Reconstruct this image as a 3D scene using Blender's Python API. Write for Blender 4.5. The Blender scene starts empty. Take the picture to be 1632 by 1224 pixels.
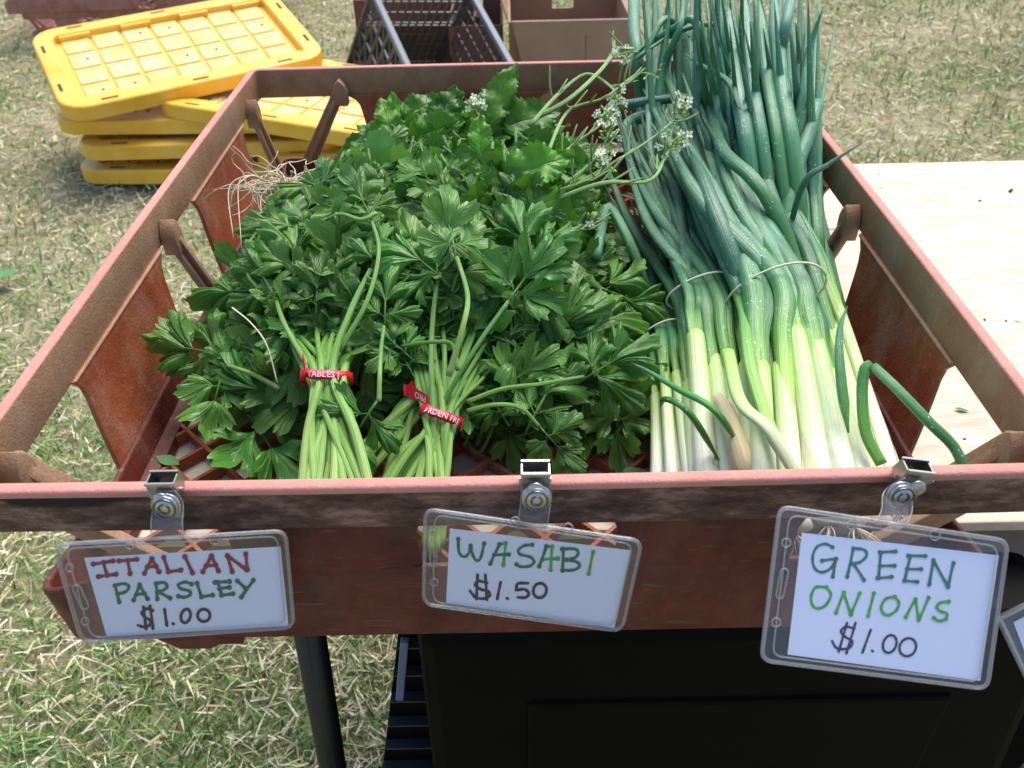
import bpy, math, random
import numpy as np
from mathutils import noise as mnoise
from mathutils import Vector, Matrix
random.seed(7); rng = np.random.default_rng(7)
S = bpy.context.scene
COL = S.collection
V = Vector

# ------------------------------------------------------------------ camera
CAM = V((.0023, -.2961, .291)); FPX = 1340.0
pitch, yaw, roll = .6611, .0058, -.0242
CM = (Matrix.Rotation(yaw, 3, 'Z') @ Matrix.Rotation(math.pi / 2 - pitch, 3, 'X') @ Matrix.Rotation(roll, 3, 'Z'))
cd = bpy.data.cameras.new('camera'); cam = bpy.data.objects.new('camera', cd); COL.objects.link(cam)
cam.matrix_world = Matrix.Translation(CAM) @ CM.to_4x4()
cd.sensor_fit = 'HORIZONTAL'; cd.sensor_width = 36; cd.lens = FPX / 1632 * 36
cd.clip_start = .01; cd.clip_end = 500
cd.dof.use_dof = True; cd.dof.focus_distance = .56; cd.dof.aperture_fstop = 16
S.camera = cam

# ------------------------------------------------------------------ light
SUN_EL, SUN_AZ = math.radians(60), math.radians(25)       # azimuth from +Y towards +X
w = bpy.data.worlds.new('World'); S.world = w; w.use_nodes = True
nt = w.node_tree; bg = nt.nodes['Background']
sky = nt.nodes.new('ShaderNodeTexSky'); sky.sky_type = 'NISHITA'; sky.sun_disc = False
sky.sun_elevation = SUN_EL; sky.sun_rotation = SUN_AZ; sky.dust_density = 2.5
nt.links.new(sky.outputs[0], bg.inputs[0]); bg.inputs[1].default_value = .125
sl = bpy.data.lights.new('sun', 'SUN'); sl.energy = 2.15; sl.angle = math.radians(46); sl.color = (1, .95, .87)
so = bpy.data.objects.new('sun', sl); COL.objects.link(so)
sd = V((math.sin(SUN_AZ) * math.cos(SUN_EL), math.cos(SUN_AZ) * math.cos(SUN_EL), math.sin(SUN_EL)))
so.rotation_euler = sd.to_track_quat('Z', 'Y').to_euler(); so.location = sd * 20
S.view_settings.view_transform = 'Standard'; S.view_settings.look = 'None'
S.view_settings.exposure = 1.0; S.view_settings.gamma = 1; S.view_settings.use_curve_mapping = False
S.cycles.use_denoising = True
S.cycles.max_bounces = 8; S.cycles.transparent_max_bounces = 24; S.cycles.caustics_reflective = False; S.cycles.caustics_refractive = False

GZ = -.75        # lawn level; the tray rim is z = 0
TZ = -.13        # table top

# ------------------------------------------------------------------ helpers
def ray(px, py): return CM @ V(((px - 816) / FPX, (612 - py) / FPX, -1))
def P(px, py, z): d = ray(px, py); return CAM + d * ((z - CAM.z) / d.z)         # a photo point at a known height
def PY(px, py, y): d = ray(px, py); return CAM + d * ((y - CAM.y) / d.y)        # ... at a known distance
def PP(px, py, o, n): d = ray(px, py); return CAM + d * ((o - CAM).dot(n) / d.dot(n))
def U(a, b): return random.uniform(a, b)

def props(o, label=None, cat=None, group=None, kind=None):
    for k, v in (('label', label), ('category', cat), ('group', group), ('kind', kind)):
        if v: o[k] = v
    return o
def empty(name, loc, label, cat, group=None):
    o = bpy.data.objects.new(name, None); COL.objects.link(o); o.location = loc; o.empty_display_size = .02
    return props(o, label, cat, group)
def link(name, me, parent=None):
    o = bpy.data.objects.new(name, me); COL.objects.link(o)
    if parent:
        o.parent = parent; o.matrix_parent_inverse = Matrix.Translation(root_loc(parent)).inverted()
    return o
def root_loc(o):
    l = V(o.location)
    return l
class MB:
    def __init__(s): s.v = []; s.f = []; s.uv = []; s.m = []
    def add(s, vs, fs, uvs=None, mi=0):
        b = len(s.v); s.v += [tuple(p) for p in vs]
        for i, f in enumerate(fs):
            s.f.append(tuple(b + k for k in f)); s.m.append(mi)
            s.uv.append([uvs[k] for k in f] if uvs is not None else [(0, 0)] * len(f))
    def box(s, c, d, mi=0, R=None):
        c = V(c); h = V(d) / 2; pts = []
        for x in (-1, 1):
            for y in (-1, 1):
                for z in (-1, 1):
                    p = V((x * h.x, y * h.y, z * h.z)); pts.append(c + (R @ p if R else p))
        s.add(pts, [(0, 1, 3, 2), (4, 6, 7, 5), (0, 4, 5, 1), (2, 3, 7, 6), (0, 2, 6, 4), (1, 5, 7, 3)], None, mi)
    def bar(s, a, b, wd, th, up=V((0, 0, 1)), mi=0):
        a = V(a); b = V(b); d = (b - a).normalized(); side = d.cross(up)
        if side.length < 1e-4: side = d.cross(V((1, 0, 0)))
        side.normalize(); u = side.cross(d).normalized()
        R = Matrix((d, side, u)).transposed()
        s.box((a + b) / 2, ((b - a).length, wd, th), mi, R)
    def tube(s, pts, rad, n=8, mi=0, flat=1.0, up=None, cap=True, v0=0, v1=1):
        N = len(pts); vs = []; uvs = []; fs = []
        T = [(pts[min(i + 1, N - 1)] - pts[max(i - 1, 0)]).normalized() for i in range(N)]
        ref = V(up) if up is not None else (V((0, 0, 1)) if abs(T[0].z) < .9 else V((1, 0, 0)))
        sx = T[0].cross(ref).normalized()
        for i in range(N):
            sx = (sx - T[i] * sx.dot(T[i])).normalized(); sy = sx.cross(T[i])
            r = rad[i] if hasattr(rad, '__len__') else rad
            for k in range(n + 1):
                a = 2 * math.pi * k / n
                vs.append(pts[i] + sx * (math.cos(a) * r) + sy * (math.sin(a) * r * flat)); uvs.append((k / n, v0 + (v1 - v0) * i / (N - 1)))
        for i in range(N - 1):
            for k in range(n):
                a = i * (n + 1) + k; fs.append((a, a + 1, a + n + 2, a + n + 1))
        if cap:
            fs.append(tuple(range(n - 1, -1, -1))); e = (N - 1) * (n + 1); fs.append(tuple(e + k for k in range(n)))
        s.add(vs, fs, uvs, mi)
    def prism(s, poly, off, mi=0):
        n = len(poly); off = V(off); vs = [V(p) for p in poly] + [V(p) + off for p in poly]
        s.add(vs, [tuple(range(n)), tuple(range(2 * n - 1, n - 1, -1))] + [(i, n + i, n + (i + 1) % n, (i + 1) % n) for i in range(n)], None, mi)
    def sheet(s, pts, mi=0): s.add(pts, [tuple(range(len(pts)))], None, mi)
    def mesh(s, name, mats, smooth=False):
        me = bpy.data.meshes.new(name); me.from_pydata(s.v, [], s.f)
        for m in (mats if isinstance(mats, (list, tuple)) else [mats]): me.materials.append(m)
        me.polygons.foreach_set('material_index', s.m)
        ul = me.uv_layers.new(name='UVMap'); ul.data.foreach_set('uv', [c for f in s.uv for p in f for c in p])
        if smooth: me.polygons.foreach_set('use_smooth', [True] * len(me.polygons))
        me.validate(); me.update()
        return me
    def obj(s, name, mats, parent=None, smooth=False, bevel=0):
        o = link(name, s.mesh(name, mats, smooth), parent)
        if bevel:
            b = o.modifiers.new('bevel', 'BEVEL'); b.width = bevel; b.segments = 2; b.limit_method = 'ANGLE'; b.angle_limit = .6
        return o
def spline(pts, n):
    pts = [V(p) for p in pts]; q = [2 * pts[0] - pts[1]] + pts + [2 * pts[-1] - pts[-2]]; out = []; m = len(pts) - 1
    for j in range(n):
        t = j / (n - 1) * m; i = min(int(t), m - 1); t -= i
        a, b, c, d = q[i:i + 4]
        out.append(.5 * ((2 * b) + (c - a) * t + (2 * a - 5 * b + 4 * c - d) * t * t + (3 * b - a - 3 * c + d) * t ** 3))
    return out

# ------------------------------------------------------------------ materials
class MT:
    def __init__(s, name, rough=.6, spec=.5, **k):
        s.m = bpy.data.materials.new(name); s.m.use_nodes = True; s.t = s.m.node_tree
        s.b = s.t.nodes['Principled BSDF']; s.b.inputs['Roughness'].default_value = rough
        s.b.inputs['Specular IOR Level'].default_value = spec
        for a, v in k.items(): s.b.inputs[a.replace('_', ' ')].default_value = v
    def n(s, t, **k):
        x = s.t.nodes.new(t)
        for a, v in k.items():
            if a.startswith('i_'):
                x.inputs[a[2:].replace('_', ' ')].default_value = v
            else: setattr(x, a, v)
        return x
    def l(s, a, b): s.t.links.new(a, b)
    def coord(s, kind='Object', scale=(1, 1, 1)):
        c = s.n('ShaderNodeTexCoord'); mp = s.n('ShaderNodeMapping'); mp.inputs['Scale'].default_value = scale
        s.l(c.outputs[kind], mp.inputs[0]); return mp.outputs[0]
    def pos(s, scale=(1, 1, 1)):
        g = s.n('ShaderNodeNewGeometry'); mp = s.n('ShaderNodeMapping'); mp.inputs['Scale'].default_value = scale
        s.l(g.outputs['Position'], mp.inputs[0]); return mp.outputs[0]
    def noise(s, vec, scale, detail=6, rough=.6):
        x = s.n('ShaderNodeTexNoise'); x.inputs['Scale'].default_value = scale; x.inputs['Detail'].default_value = detail; x.inputs['Roughness'].default_value = rough
        if vec is not None: s.l(vec, x.inputs['Vector'])
        return x.outputs['Fac']
    def ramp(s, fac, stops, interp='LINEAR'):
        r = s.n('ShaderNodeValToRGB'); r.color_ramp.interpolation = interp; e = r.color_ramp.elements
        while len(e) < len(stops): e.new(.5)
        for k, (p, c) in zip(e, stops): k.position = p; k.color = (*c, 1) if len(c) == 3 else c
        s.l(fac, r.inputs[0]); return r.outputs[0]
    def mix(s, f, a, b, mode='MIX'):
        x = s.n('ShaderNodeMix', data_type='RGBA', blend_type=mode)
        for sk, v in ((0, f), (6, a), (7, b)):
            if isinstance(v, (int, float)): x.inputs[sk].default_value = v
            elif isinstance(v, tuple): x.inputs[sk].default_value = (*v, 1)
            else: s.l(v, x.inputs[sk])
        return x.outputs[2]
    def math(s, op, a, b=None, c=None, clamp=False):
        x = s.n('ShaderNodeMath', operation=op, use_clamp=clamp)
        for i, v in enumerate((a, b, c)):
            if v is None: continue
            if isinstance(v, (int, float)): x.inputs[i].default_value = v
            else: s.l(v, x.inputs[i])
        return x.outputs[0]
    def color(s, o): s.l(o, s.b.inputs['Base Color']); return s
    def bump(s, h, dist, strength=1.0):
        x = s.n('ShaderNodeBump'); x.inputs['Distance'].default_value = dist; x.inputs['Strength'].default_value = strength
        s.l(h, x.inputs['Height']); s.l(x.outputs[0], s.b.inputs['Normal']); return s

def simple(name, col, rough=.6, var=.25, scale=30, bump=.0, **k):
    m = MT(name, rough, **k); p = m.pos()
    n = m.noise(p, scale); d = tuple(c * (1 - var) for c in col); l = tuple(min(1, c * (1 + var)) for c in col)
    m.color(m.ramp(n, [(.3, d), (.7, l)]))
    if bump: m.bump(n, bump)
    return m.m

def tray_mat(name, a, b, c, rough=.5, grime=.35, dusty=.5):
    m = MT(name, rough, .4); p = m.pos()
    base = m.ramp(m.noise(p, 16, 8, .62), [(.32, a), (.5, b), (.68, c)])
    spots = m.ramp(m.noise(p, 60, 8, .7), [(.42, (0, 0, 0)), (.75, (1, 1, 1))])
    base = m.mix(m.math('MULTIPLY', spots, grime), base, tuple(x * .35 for x in a))
    dust = m.ramp(m.noise(m.pos((1, 1, .45)), 26, 10, .75), [(.48, (0, 0, 0)), (.72, (1, 1, 1))])
    base = m.mix(m.math('MULTIPLY', dust, dusty), base, (.50, .34, .27))
    scr = m.ramp(m.noise(m.pos((.25, 1.2, 3)), 190, 3, .5), [(.64, (0, 0, 0)), (.72, (1, 1, 1))])
    base = m.mix(m.math('MULTIPLY', scr, .16), base, (.62, .45, .38))
    blot = m.ramp(m.noise(p, 7, 3, .5), [(.4, (0, 0, 0)), (.65, (1, 1, 1))]); base = m.mix(m.math('MULTIPLY', blot, .3), base, tuple(x * .55 for x in b))
    m.color(base); m.bump(m.noise(p, 420, 5, .65), .0009)
    m.l(m.ramp(m.noise(p, 30, 4), [(.3, (rough - .12,) * 3), (.7, (rough + .2,) * 3)]), m.b.inputs['Roughness'])
    return m.m
M_TRAY = tray_mat('tray_plastic', (.22, .045, .018), (.32, .09, .036), (.30, .145, .07), .42)
M_PANEL = tray_mat('tray_panel_plastic', (.24, .038, .016), (.32, .075, .030), (.33, .15, .07), .38, .35)
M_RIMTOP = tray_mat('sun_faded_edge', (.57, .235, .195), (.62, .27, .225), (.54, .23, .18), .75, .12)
M_RIMIN = tray_mat('rim_inside', (.33, .14, .07), (.36, .20, .11), (.32, .21, .125), .5, .4)
def rimfront():
    m = MT('weathered_rim_front', .6, .35); p = m.pos((.55, 1, 1.6))
    base = m.ramp(m.noise(p, 42, 12, .78), [(.38, (.045, .022, .018)), (.5, (.16, .08, .06)), (.62, (.42, .26, .21))])
    # black scuff on the left end of the rim
    s = m.n('ShaderNodeSeparateXYZ'); g = m.n('ShaderNodeNewGeometry'); m.l(g.outputs['Position'], s.inputs[0])
    mx = m.math('SMOOTH_MIN', m.math('SUBTRACT', -.185, s.outputs[0]), 1, .01)
    mx = m.math('MULTIPLY', mx, 60, clamp=True)
    mz = m.math('SUBTRACT', 1, m.math('MULTIPLY', m.math('ABSOLUTE', m.math('ADD', s.outputs[2], .0085)), 170), clamp=True)
    k = m.math('MULTIPLY', m.math('MULTIPLY', mx, mz), m.math('MULTIPLY', m.ramp(m.noise(p, 60, 6), [(.38, (0, 0, 0)), (.55, (1, 1, 1))]), 3.0), clamp=True)
    base = m.mix(k, base, (.012, .01, .01))
    m.color(base); m.bump(m.noise(m.pos((.5, 1, 1)), 260, 10, .75), .003)
    return m.m
M_RIMFRONT = rimfront()
M_FRONTSHADED = tray_mat('shaded_front_plastic', (.085, .011, .007), (.13, .019, .011), (.075, .022, .014), .5, .7, .12)  # darker tray plastic for front, curb and foot; backlit shade put into its colour
M_GRID = tray_mat('grid_plastic', (.27, .06, .02), (.33, .09, .03), (.30, .11, .045), .5, .2)

M_FAR = tray_mat('pale_terracotta_plastic', (.34, .12, .09), (.42, .18, .14), (.45, .22, .18), .6, .3)
def plywood():
    m = MT('plywood', .65, .3); p = m.pos((1, 5, 1))
    g = m.noise(p, 16, 10, .7)
    c = m.ramp(g, [(.3, (.46, .37, .27)), (.48, (.57, .49, .39)), (.68, (.66, .60, .51))])
    f = m.ramp(m.noise(m.pos((1.2, 26, 1)), 34, 4, .6), [(.60, (0, 0, 0)), (.75, (1, 1, 1))])
    c = m.mix(m.math('MULTIPLY', f, .3), c, (.36, .24, .14))
    sp = m.ramp(m.noise(m.pos(), 95, 3, .5), [(.70, (0, 0, 0)), (.76, (1, 1, 1))])
    c = m.mix(m.math('MULTIPLY', sp, .8), c, (.20, .14, .09))
    dirt = m.ramp(m.noise(m.pos(), 7, 6, .6), [(.5, (0, 0, 0)), (.75, (1, 1, 1))])
    c = m.mix(m.math('MULTIPLY', dirt, .45), c, (.38, .30, .22))
    m.color(c); m.bump(f, .0002); return m.m
M_PLY = plywood()
M_PLYEDGE = simple('plywood_edge', (.52, .48, .44), .6, .2, 60)
M_BATTEN = simple('weathered_batten', (.17, .135, .11), .8, .35, 30, .001)

def leafmat(name, dark, light, back, kind):
    m = MT(name, .38, .5); uv = m.n('ShaderNodeUVMap'); sp = m.n('ShaderNodeSeparateXYZ'); m.l(uv.outputs[0], sp.inputs[0])
    u, v = sp.outputs[0], sp.outputs[1]
    oi = m.n('ShaderNodeObjectInfo')
    nz = m.noise(m.coord('Object'), 45, 4, .6)
    f = m.math('ADD', m.math('MULTIPLY', oi.outputs['Random'], .75), m.math('MULTIPLY', nz, .35))
    mid = tuple((a + b) / 2 for a, b in zip(dark, light))
    c = m.ramp(f, [(.08, dark), (.55, mid), (.85, light), (1.0, tuple(min(1, x * 1.45) for x in light))])
    if kind == 'p':
        d = m.math('MULTIPLY', m.math('ABSOLUTE', m.math('SUBTRACT', m.math('FRACT', u), .5)), v)
        vein = m.math('SUBTRACT', 1, m.math('MULTIPLY', d, 22), clamp=True)
        q = m.math('SUBTRACT', v, m.math('MULTIPLY', d, 1.5)); d2 = m.math('ABSOLUTE', m.math('SUBTRACT', m.math('FRACT', m.math('MULTIPLY', q, 7)), .5))
        v2 = m.math('SUBTRACT', 1, m.math('MULTIPLY', d2, 8), clamp=True)
    else:
        d = m.math('ABSOLUTE', u); vein = m.math('SUBTRACT', 1, m.math('MULTIPLY', d, 16), clamp=True)
        q = m.math('SUBTRACT', v, m.math('MULTIPLY', d, .22)); d2 = m.math('ABSOLUTE', m.math('SUBTRACT', m.math('FRACT', m.math('MULTIPLY', q, 8)), .5))
        v2 = m.math('SUBTRACT', 1, m.math('MULTIPLY', d2, 11), clamp=True)
    vv = m.math('MAXIMUM', vein, m.math('MULTIPLY', v2, .38))
    c = m.mix(m.math('MULTIPLY', vv, .42), c, tuple(min(1, x * 1.8 + .03) for x in light))
    g = m.n('ShaderNodeNewGeometry')
    c = m.mix(g.outputs['Backfacing'], c, back)
    m.color(c); m.bump(m.math('ADD', m.math('MULTIPLY', vv, -1), m.math('MULTIPLY', m.noise(m.coord('Object'), 260, 3), .8)), .0006)
    wet = m.ramp(m.noise(m.pos(), 60, 2), [(.35, (.28,) * 3), (.7, (.55,) * 3)])
    m.l(wet, m.b.inputs['Roughness']); m.b.inputs['Specular IOR Level'].default_value = .5; hs = m.n('ShaderNodeHueSaturation'); m.l(m.math('ADD', .478, m.math('MULTIPLY', m.math('FRACT', m.math('MULTIPLY', oi.outputs['Random'], 7.3)), .036)), hs.inputs['Hue']); hs.inputs['Saturation'].default_value = 1.1; m.l(m.math('ADD', .72, m.math('MULTIPLY', m.math('FRACT', m.math('MULTIPLY', oi.outputs['Random'], 13.7)), .55)), hs.inputs['Value']); m.l(c, hs.inputs['Color']); m.color(hs.outputs[0])
    tr = m.n('ShaderNodeBsdfTranslucent'); m.l(m.mix(.5, c, (.16, .36, .03)), tr.inputs[0])
    ms = m.n('ShaderNodeMixShader'); ms.inputs[0].default_value = .28
    out = m.t.nodes['Material Output']; m.l(m.b.outputs[0], ms.inputs[1]); m.l(tr.outputs[0], ms.inputs[2]); m.l(ms.outputs[0], out.inputs[0])
    return m.m
M_PARS = leafmat('parsley_leaf', (.016, .066, .009), (.115, .31, .045), (.10, .24, .055), 'p')
M_PARS2 = leafmat('young_parsley_leaf', (.04, .13, .014), (.13, .33, .045), (.12, .27, .07), 'p')
M_WAS = leafmat('wasabi_leaf', (.03, .125, .012), (.10, .27, .035), (.11, .27, .07), 'w')
def stemmat(name, a, b, c):
    m = MT(name, .4); uv = m.n('ShaderNodeUVMap'); sp = m.n('ShaderNodeSeparateXYZ'); m.l(uv.outputs[0], sp.inputs[0])
    st = m.noise(m.coord('UV', (16, 1.2, 1)), 1.0, 3)
    f = m.math('ADD', sp.outputs[1], m.math('MULTIPLY', m.math('SUBTRACT', st, .5), .25))
    oi = m.n('ShaderNodeObjectInfo')
    f = m.math('ADD', f, m.math('MULTIPLY', m.math('SUBTRACT', oi.outputs['Random'], .5), .3))
    m.color(m.ramp(f, [(0, a), (.35, b), (1, c)])); m.bump(st, .0016); return m.m
M_STEM = stemmat('parsley_stem', (.34, .50, .14), (.21, .42, .075), (.10, .27, .05))
M_WSTEM = stemmat('wasabi_stem', (.24, .42, .12), (.26, .45, .13), (.30, .48, .16))
M_FLOWER = simple('flower_white', (.92, .90, .66), .6, .08)
M_BUD = simple('flower_bud', (.38, .52, .17), .6, .25, 200)

def onionmat(name, stops, speck=True):
    m = MT(name, .33, .45); uv = m.n('ShaderNodeUVMap'); sp = m.n('ShaderNodeSeparateXYZ'); m.l(uv.outputs[0], sp.inputs[0])
    st = m.noise(m.coord('UV', (26, .9, 1)), 1.0, 4)
    oi = m.n('ShaderNodeObjectInfo')
    f = m.math('ADD', sp.outputs[1], m.math('MULTIPLY', m.math('SUBTRACT', st, .5), .16))
    f = m.math('ADD', f, m.math('MULTIPLY', m.math('SUBTRACT', oi.outputs['Random'], .5), .14))
    c = m.ramp(f, stops)
    c = m.mix(m.math('MULTIPLY', m.ramp(st, [(.45, (0, 0, 0)), (.7, (1, 1, 1))]), .35), c, m.mix(.5, c, (.22, .45, .20)))
    wax = m.ramp(m.noise(m.pos(), 38, 6, .7), [(.45, (0, 0, 0)), (.75, (1, 1, 1))])
    if speck:
        fw = m.math('MULTIPLY', m.math('MULTIPLY', wax, .34), m.math('SUBTRACT', m.math('MULTIPLY', sp.outputs[1], 4), 1, clamp=True))
        c = m.mix(fw, c, (.22, .42, .32))
        vo = m.n('ShaderNodeTexVoronoi'); vo.inputs['Scale'].default_value = 330; m.l(m.pos(), vo.inputs['Vector'])
        dr = m.math('MULTIPLY', m.math('LESS_THAN', vo.outputs['Distance'], .2), m.math('GREATER_THAN', m.noise(m.pos(), 55, 3), .53))
        c = m.mix(m.math('MULTIPLY', dr, .55), c, (.62, .74, .70))
    hs = m.n('ShaderNodeHueSaturation'); m.l(m.math('ADD', .48, m.math('MULTIPLY', m.math('FRACT', m.math('MULTIPLY', oi.outputs['Random'], 7.3)), .04)), hs.inputs['Hue']); m.l(m.math('ADD', .72, m.math('MULTIPLY', m.math('FRACT', m.math('MULTIPLY', oi.outputs['Random'], 13.7)), .5)), hs.inputs['Value']); m.l(c, hs.inputs['Color'])
    m.color(hs.outputs[0] if speck else c); m.bump(m.math('ADD', st, m.math('MULTIPLY', m.noise(m.pos(), 120, 3), .5)), .0009)
    m.b.inputs['Subsurface Weight'].default_value = .0
    return m.m
M_OLEAF = onionmat('onion_leaf', [(0, (.38, .58, .15)), (.10, (.28, .50, .09)), (.24, (.10, .30, .045)), (.40, (.04, .19, .045)), (.62, (.042, .175, .085)), (1, (.035, .15, .065))])
M_OBACK = onionmat('onion_leaf_blue', [(0, (.10, .26, .08)), (.3, (.045, .19, .08)), (.6, (.05, .20, .12)), (1, (.05, .21, .10))])
M_OSHAFT = onionmat('onion_shaft', [(0, (.60, .50, .34)), (.05, (.80, .76, .62)), (.13, (.76, .76, .67)), (.34, (.74, .78, .60)), (.55, (.64, .75, .42)), (.8, (.46, .64, .22)), (1, (.34, .55, .13))], False)
M_SKIN = onionmat('papery_skin', [(0, (.42, .30, .16)), (.3, (.70, .56, .32)), (.6, (.74, .68, .46)), (1, (.66, .72, .42))], False)
M_SHEATH = simple('onion_sheath', (.70, .70, .50), .4, .16, 70)
M_ROOT = simple('root_fibre', (.62, .53, .36), .8, .2, 60)
M_RUBBER = simple('rubber_band', (.66, .62, .42), .6, .1)
M_RED = simple('red_band', (.55, .012, .03), .35, .12, 40)
M_REDTXT = simple('band_print', (.85, .7, .72), .5, .05)

M_PAPER = simple('card_paper', (.68, .75, .96), .8, .02, 8)
def ink(n, c): return simple(n, c, .6, .3, 260)
M_INKRED = ink('red_marker', (.22, .008, .03)); M_INKDG = ink('dark_green_marker', (.008, .13, .055))
M_INKTEAL = ink('teal_marker', (.005, .16, .11)); M_INKLG = ink('light_green_marker', (.035, .36, .035)); M_INKK = ink('black_marker', (.012, .010, .025))
def clear(name, tint, gloss, diff):
    m = MT(name); t = m.t; out = t.nodes['Material Output']; t.nodes.remove(m.b)
    tr = m.n('ShaderNodeBsdfTransparent'); tr.inputs[0].default_value = (*tint, 1)
    gl = m.n('ShaderNodeBsdfGlossy'); gl.inputs['Roughness'].default_value = .12
    df = m.n('ShaderNodeBsdfDiffuse'); df.inputs[0].default_value = (.75, .76, .78, 1)
    fr = m.n('ShaderNodeLayerWeight'); fr.inputs[0].default_value = .35; fac_ = m.math('ADD', m.math('MULTIPLY', m.math('POWER', fr.outputs['Facing'], 3.0), .7), .035)
    m1 = m.n('ShaderNodeMixShader'); m1.inputs[0].default_value = diff; m.l(tr.outputs[0], m1.inputs[1]); m.l(df.outputs[0], m1.inputs[2])
    m2 = m.n('ShaderNodeMixShader'); m.l(m.math('MULTIPLY', fac_, gloss, clamp=True), m2.inputs[0]); m.l(m1.outputs[0], m2.inputs[1]); m.l(gl.outputs[0], m2.inputs[2])
    m.l(m2.outputs[0], out.inputs[0]); return m.m
M_CLEAR = clear('clear_vinyl', (.95, .95, .96), .8, .035); M_CLEDGE = clear('clear_vinyl_edge', (.86, .87, .88), 1.3, .17)
M_STEEL = simple('clip_steel', (.42, .42, .40), .32, .06, 40, Metallic=1.0)
M_STEELD = simple('clip_steel_dark', (.16, .16, .16), .3, .1, 40, Metallic=1.0)

def yellow():
    m = MT('yellow_plastic', .42); p = m.pos(); n = m.noise(p, 9, 8, .65)
    c = m.ramp(n, [(.3, (.78, .39, .022)), (.5, (.86, .49, .05)), (.7, (.86, .54, .12))])
    d = m.ramp(m.noise(p, 34, 6, .7), [(.56, (0, 0, 0)), (.78, (1, 1, 1))])
    m.color(m.mix(m.math('MULTIPLY', d, .35), c, (.5, .27, .08))); return m.m
M_YEL = yellow()
def yellowpad():
    m = MT('yellow_plastic_dusty', .55); p = m.pos(); n = m.noise(p, 14, 8, .7)
    m.color(m.ramp(n, [(.3, (.76, .42, .09)), (.5, (.84, .58, .20)), (.7, (.86, .68, .36))])); return m.m
M_YPAD = yellowpad()
M_SLOTSHADE = simple('recess_shade', (.10, .035, .008), .9, .2)  # dark colour on solid pieces, painted shade for the lid slots and holes
M_GREY = simple('grey_crate_plastic', (.045, .055, .068), .45, .25, 20)
M_GREYD = simple('dark_crate_plastic', (.022, .026, .032), .45, .25, 20)
M_CARD = simple('cardboard', (.34, .205, .12), .85, .12, 12)
M_CARDD = simple('cardboard_inside', (.17, .09, .07), .9, .2, 12)
M_CARDE = simple('cardboard_edge', (.42, .31, .25), .9, .2, 90)
M_BLACK = simple('black_plastic', (.0022, .0022, .0026), .5, .3, 25); M_BLACK.node_tree.nodes['Principled BSDF'].inputs['Specular IOR Level'].default_value = .05
M_BLACKM = simple('black_leg_paint', (.006, .007, .007), .5, .3, 60)
M_BLUE = simple('blue_grey_plastic', (.10, .13, .22), .5, .2, 40)
M_BROWNLEAF = simple('dry_leaf', (.22, .10, .04), .8, .3, 40)
M_WEED = simple('weed_leaf', (.07, .20, .06), .6, .3, 60)
M_SPECK = simple('dark_crumbs', (.06, .045, .03), .9, .4, 60)

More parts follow.
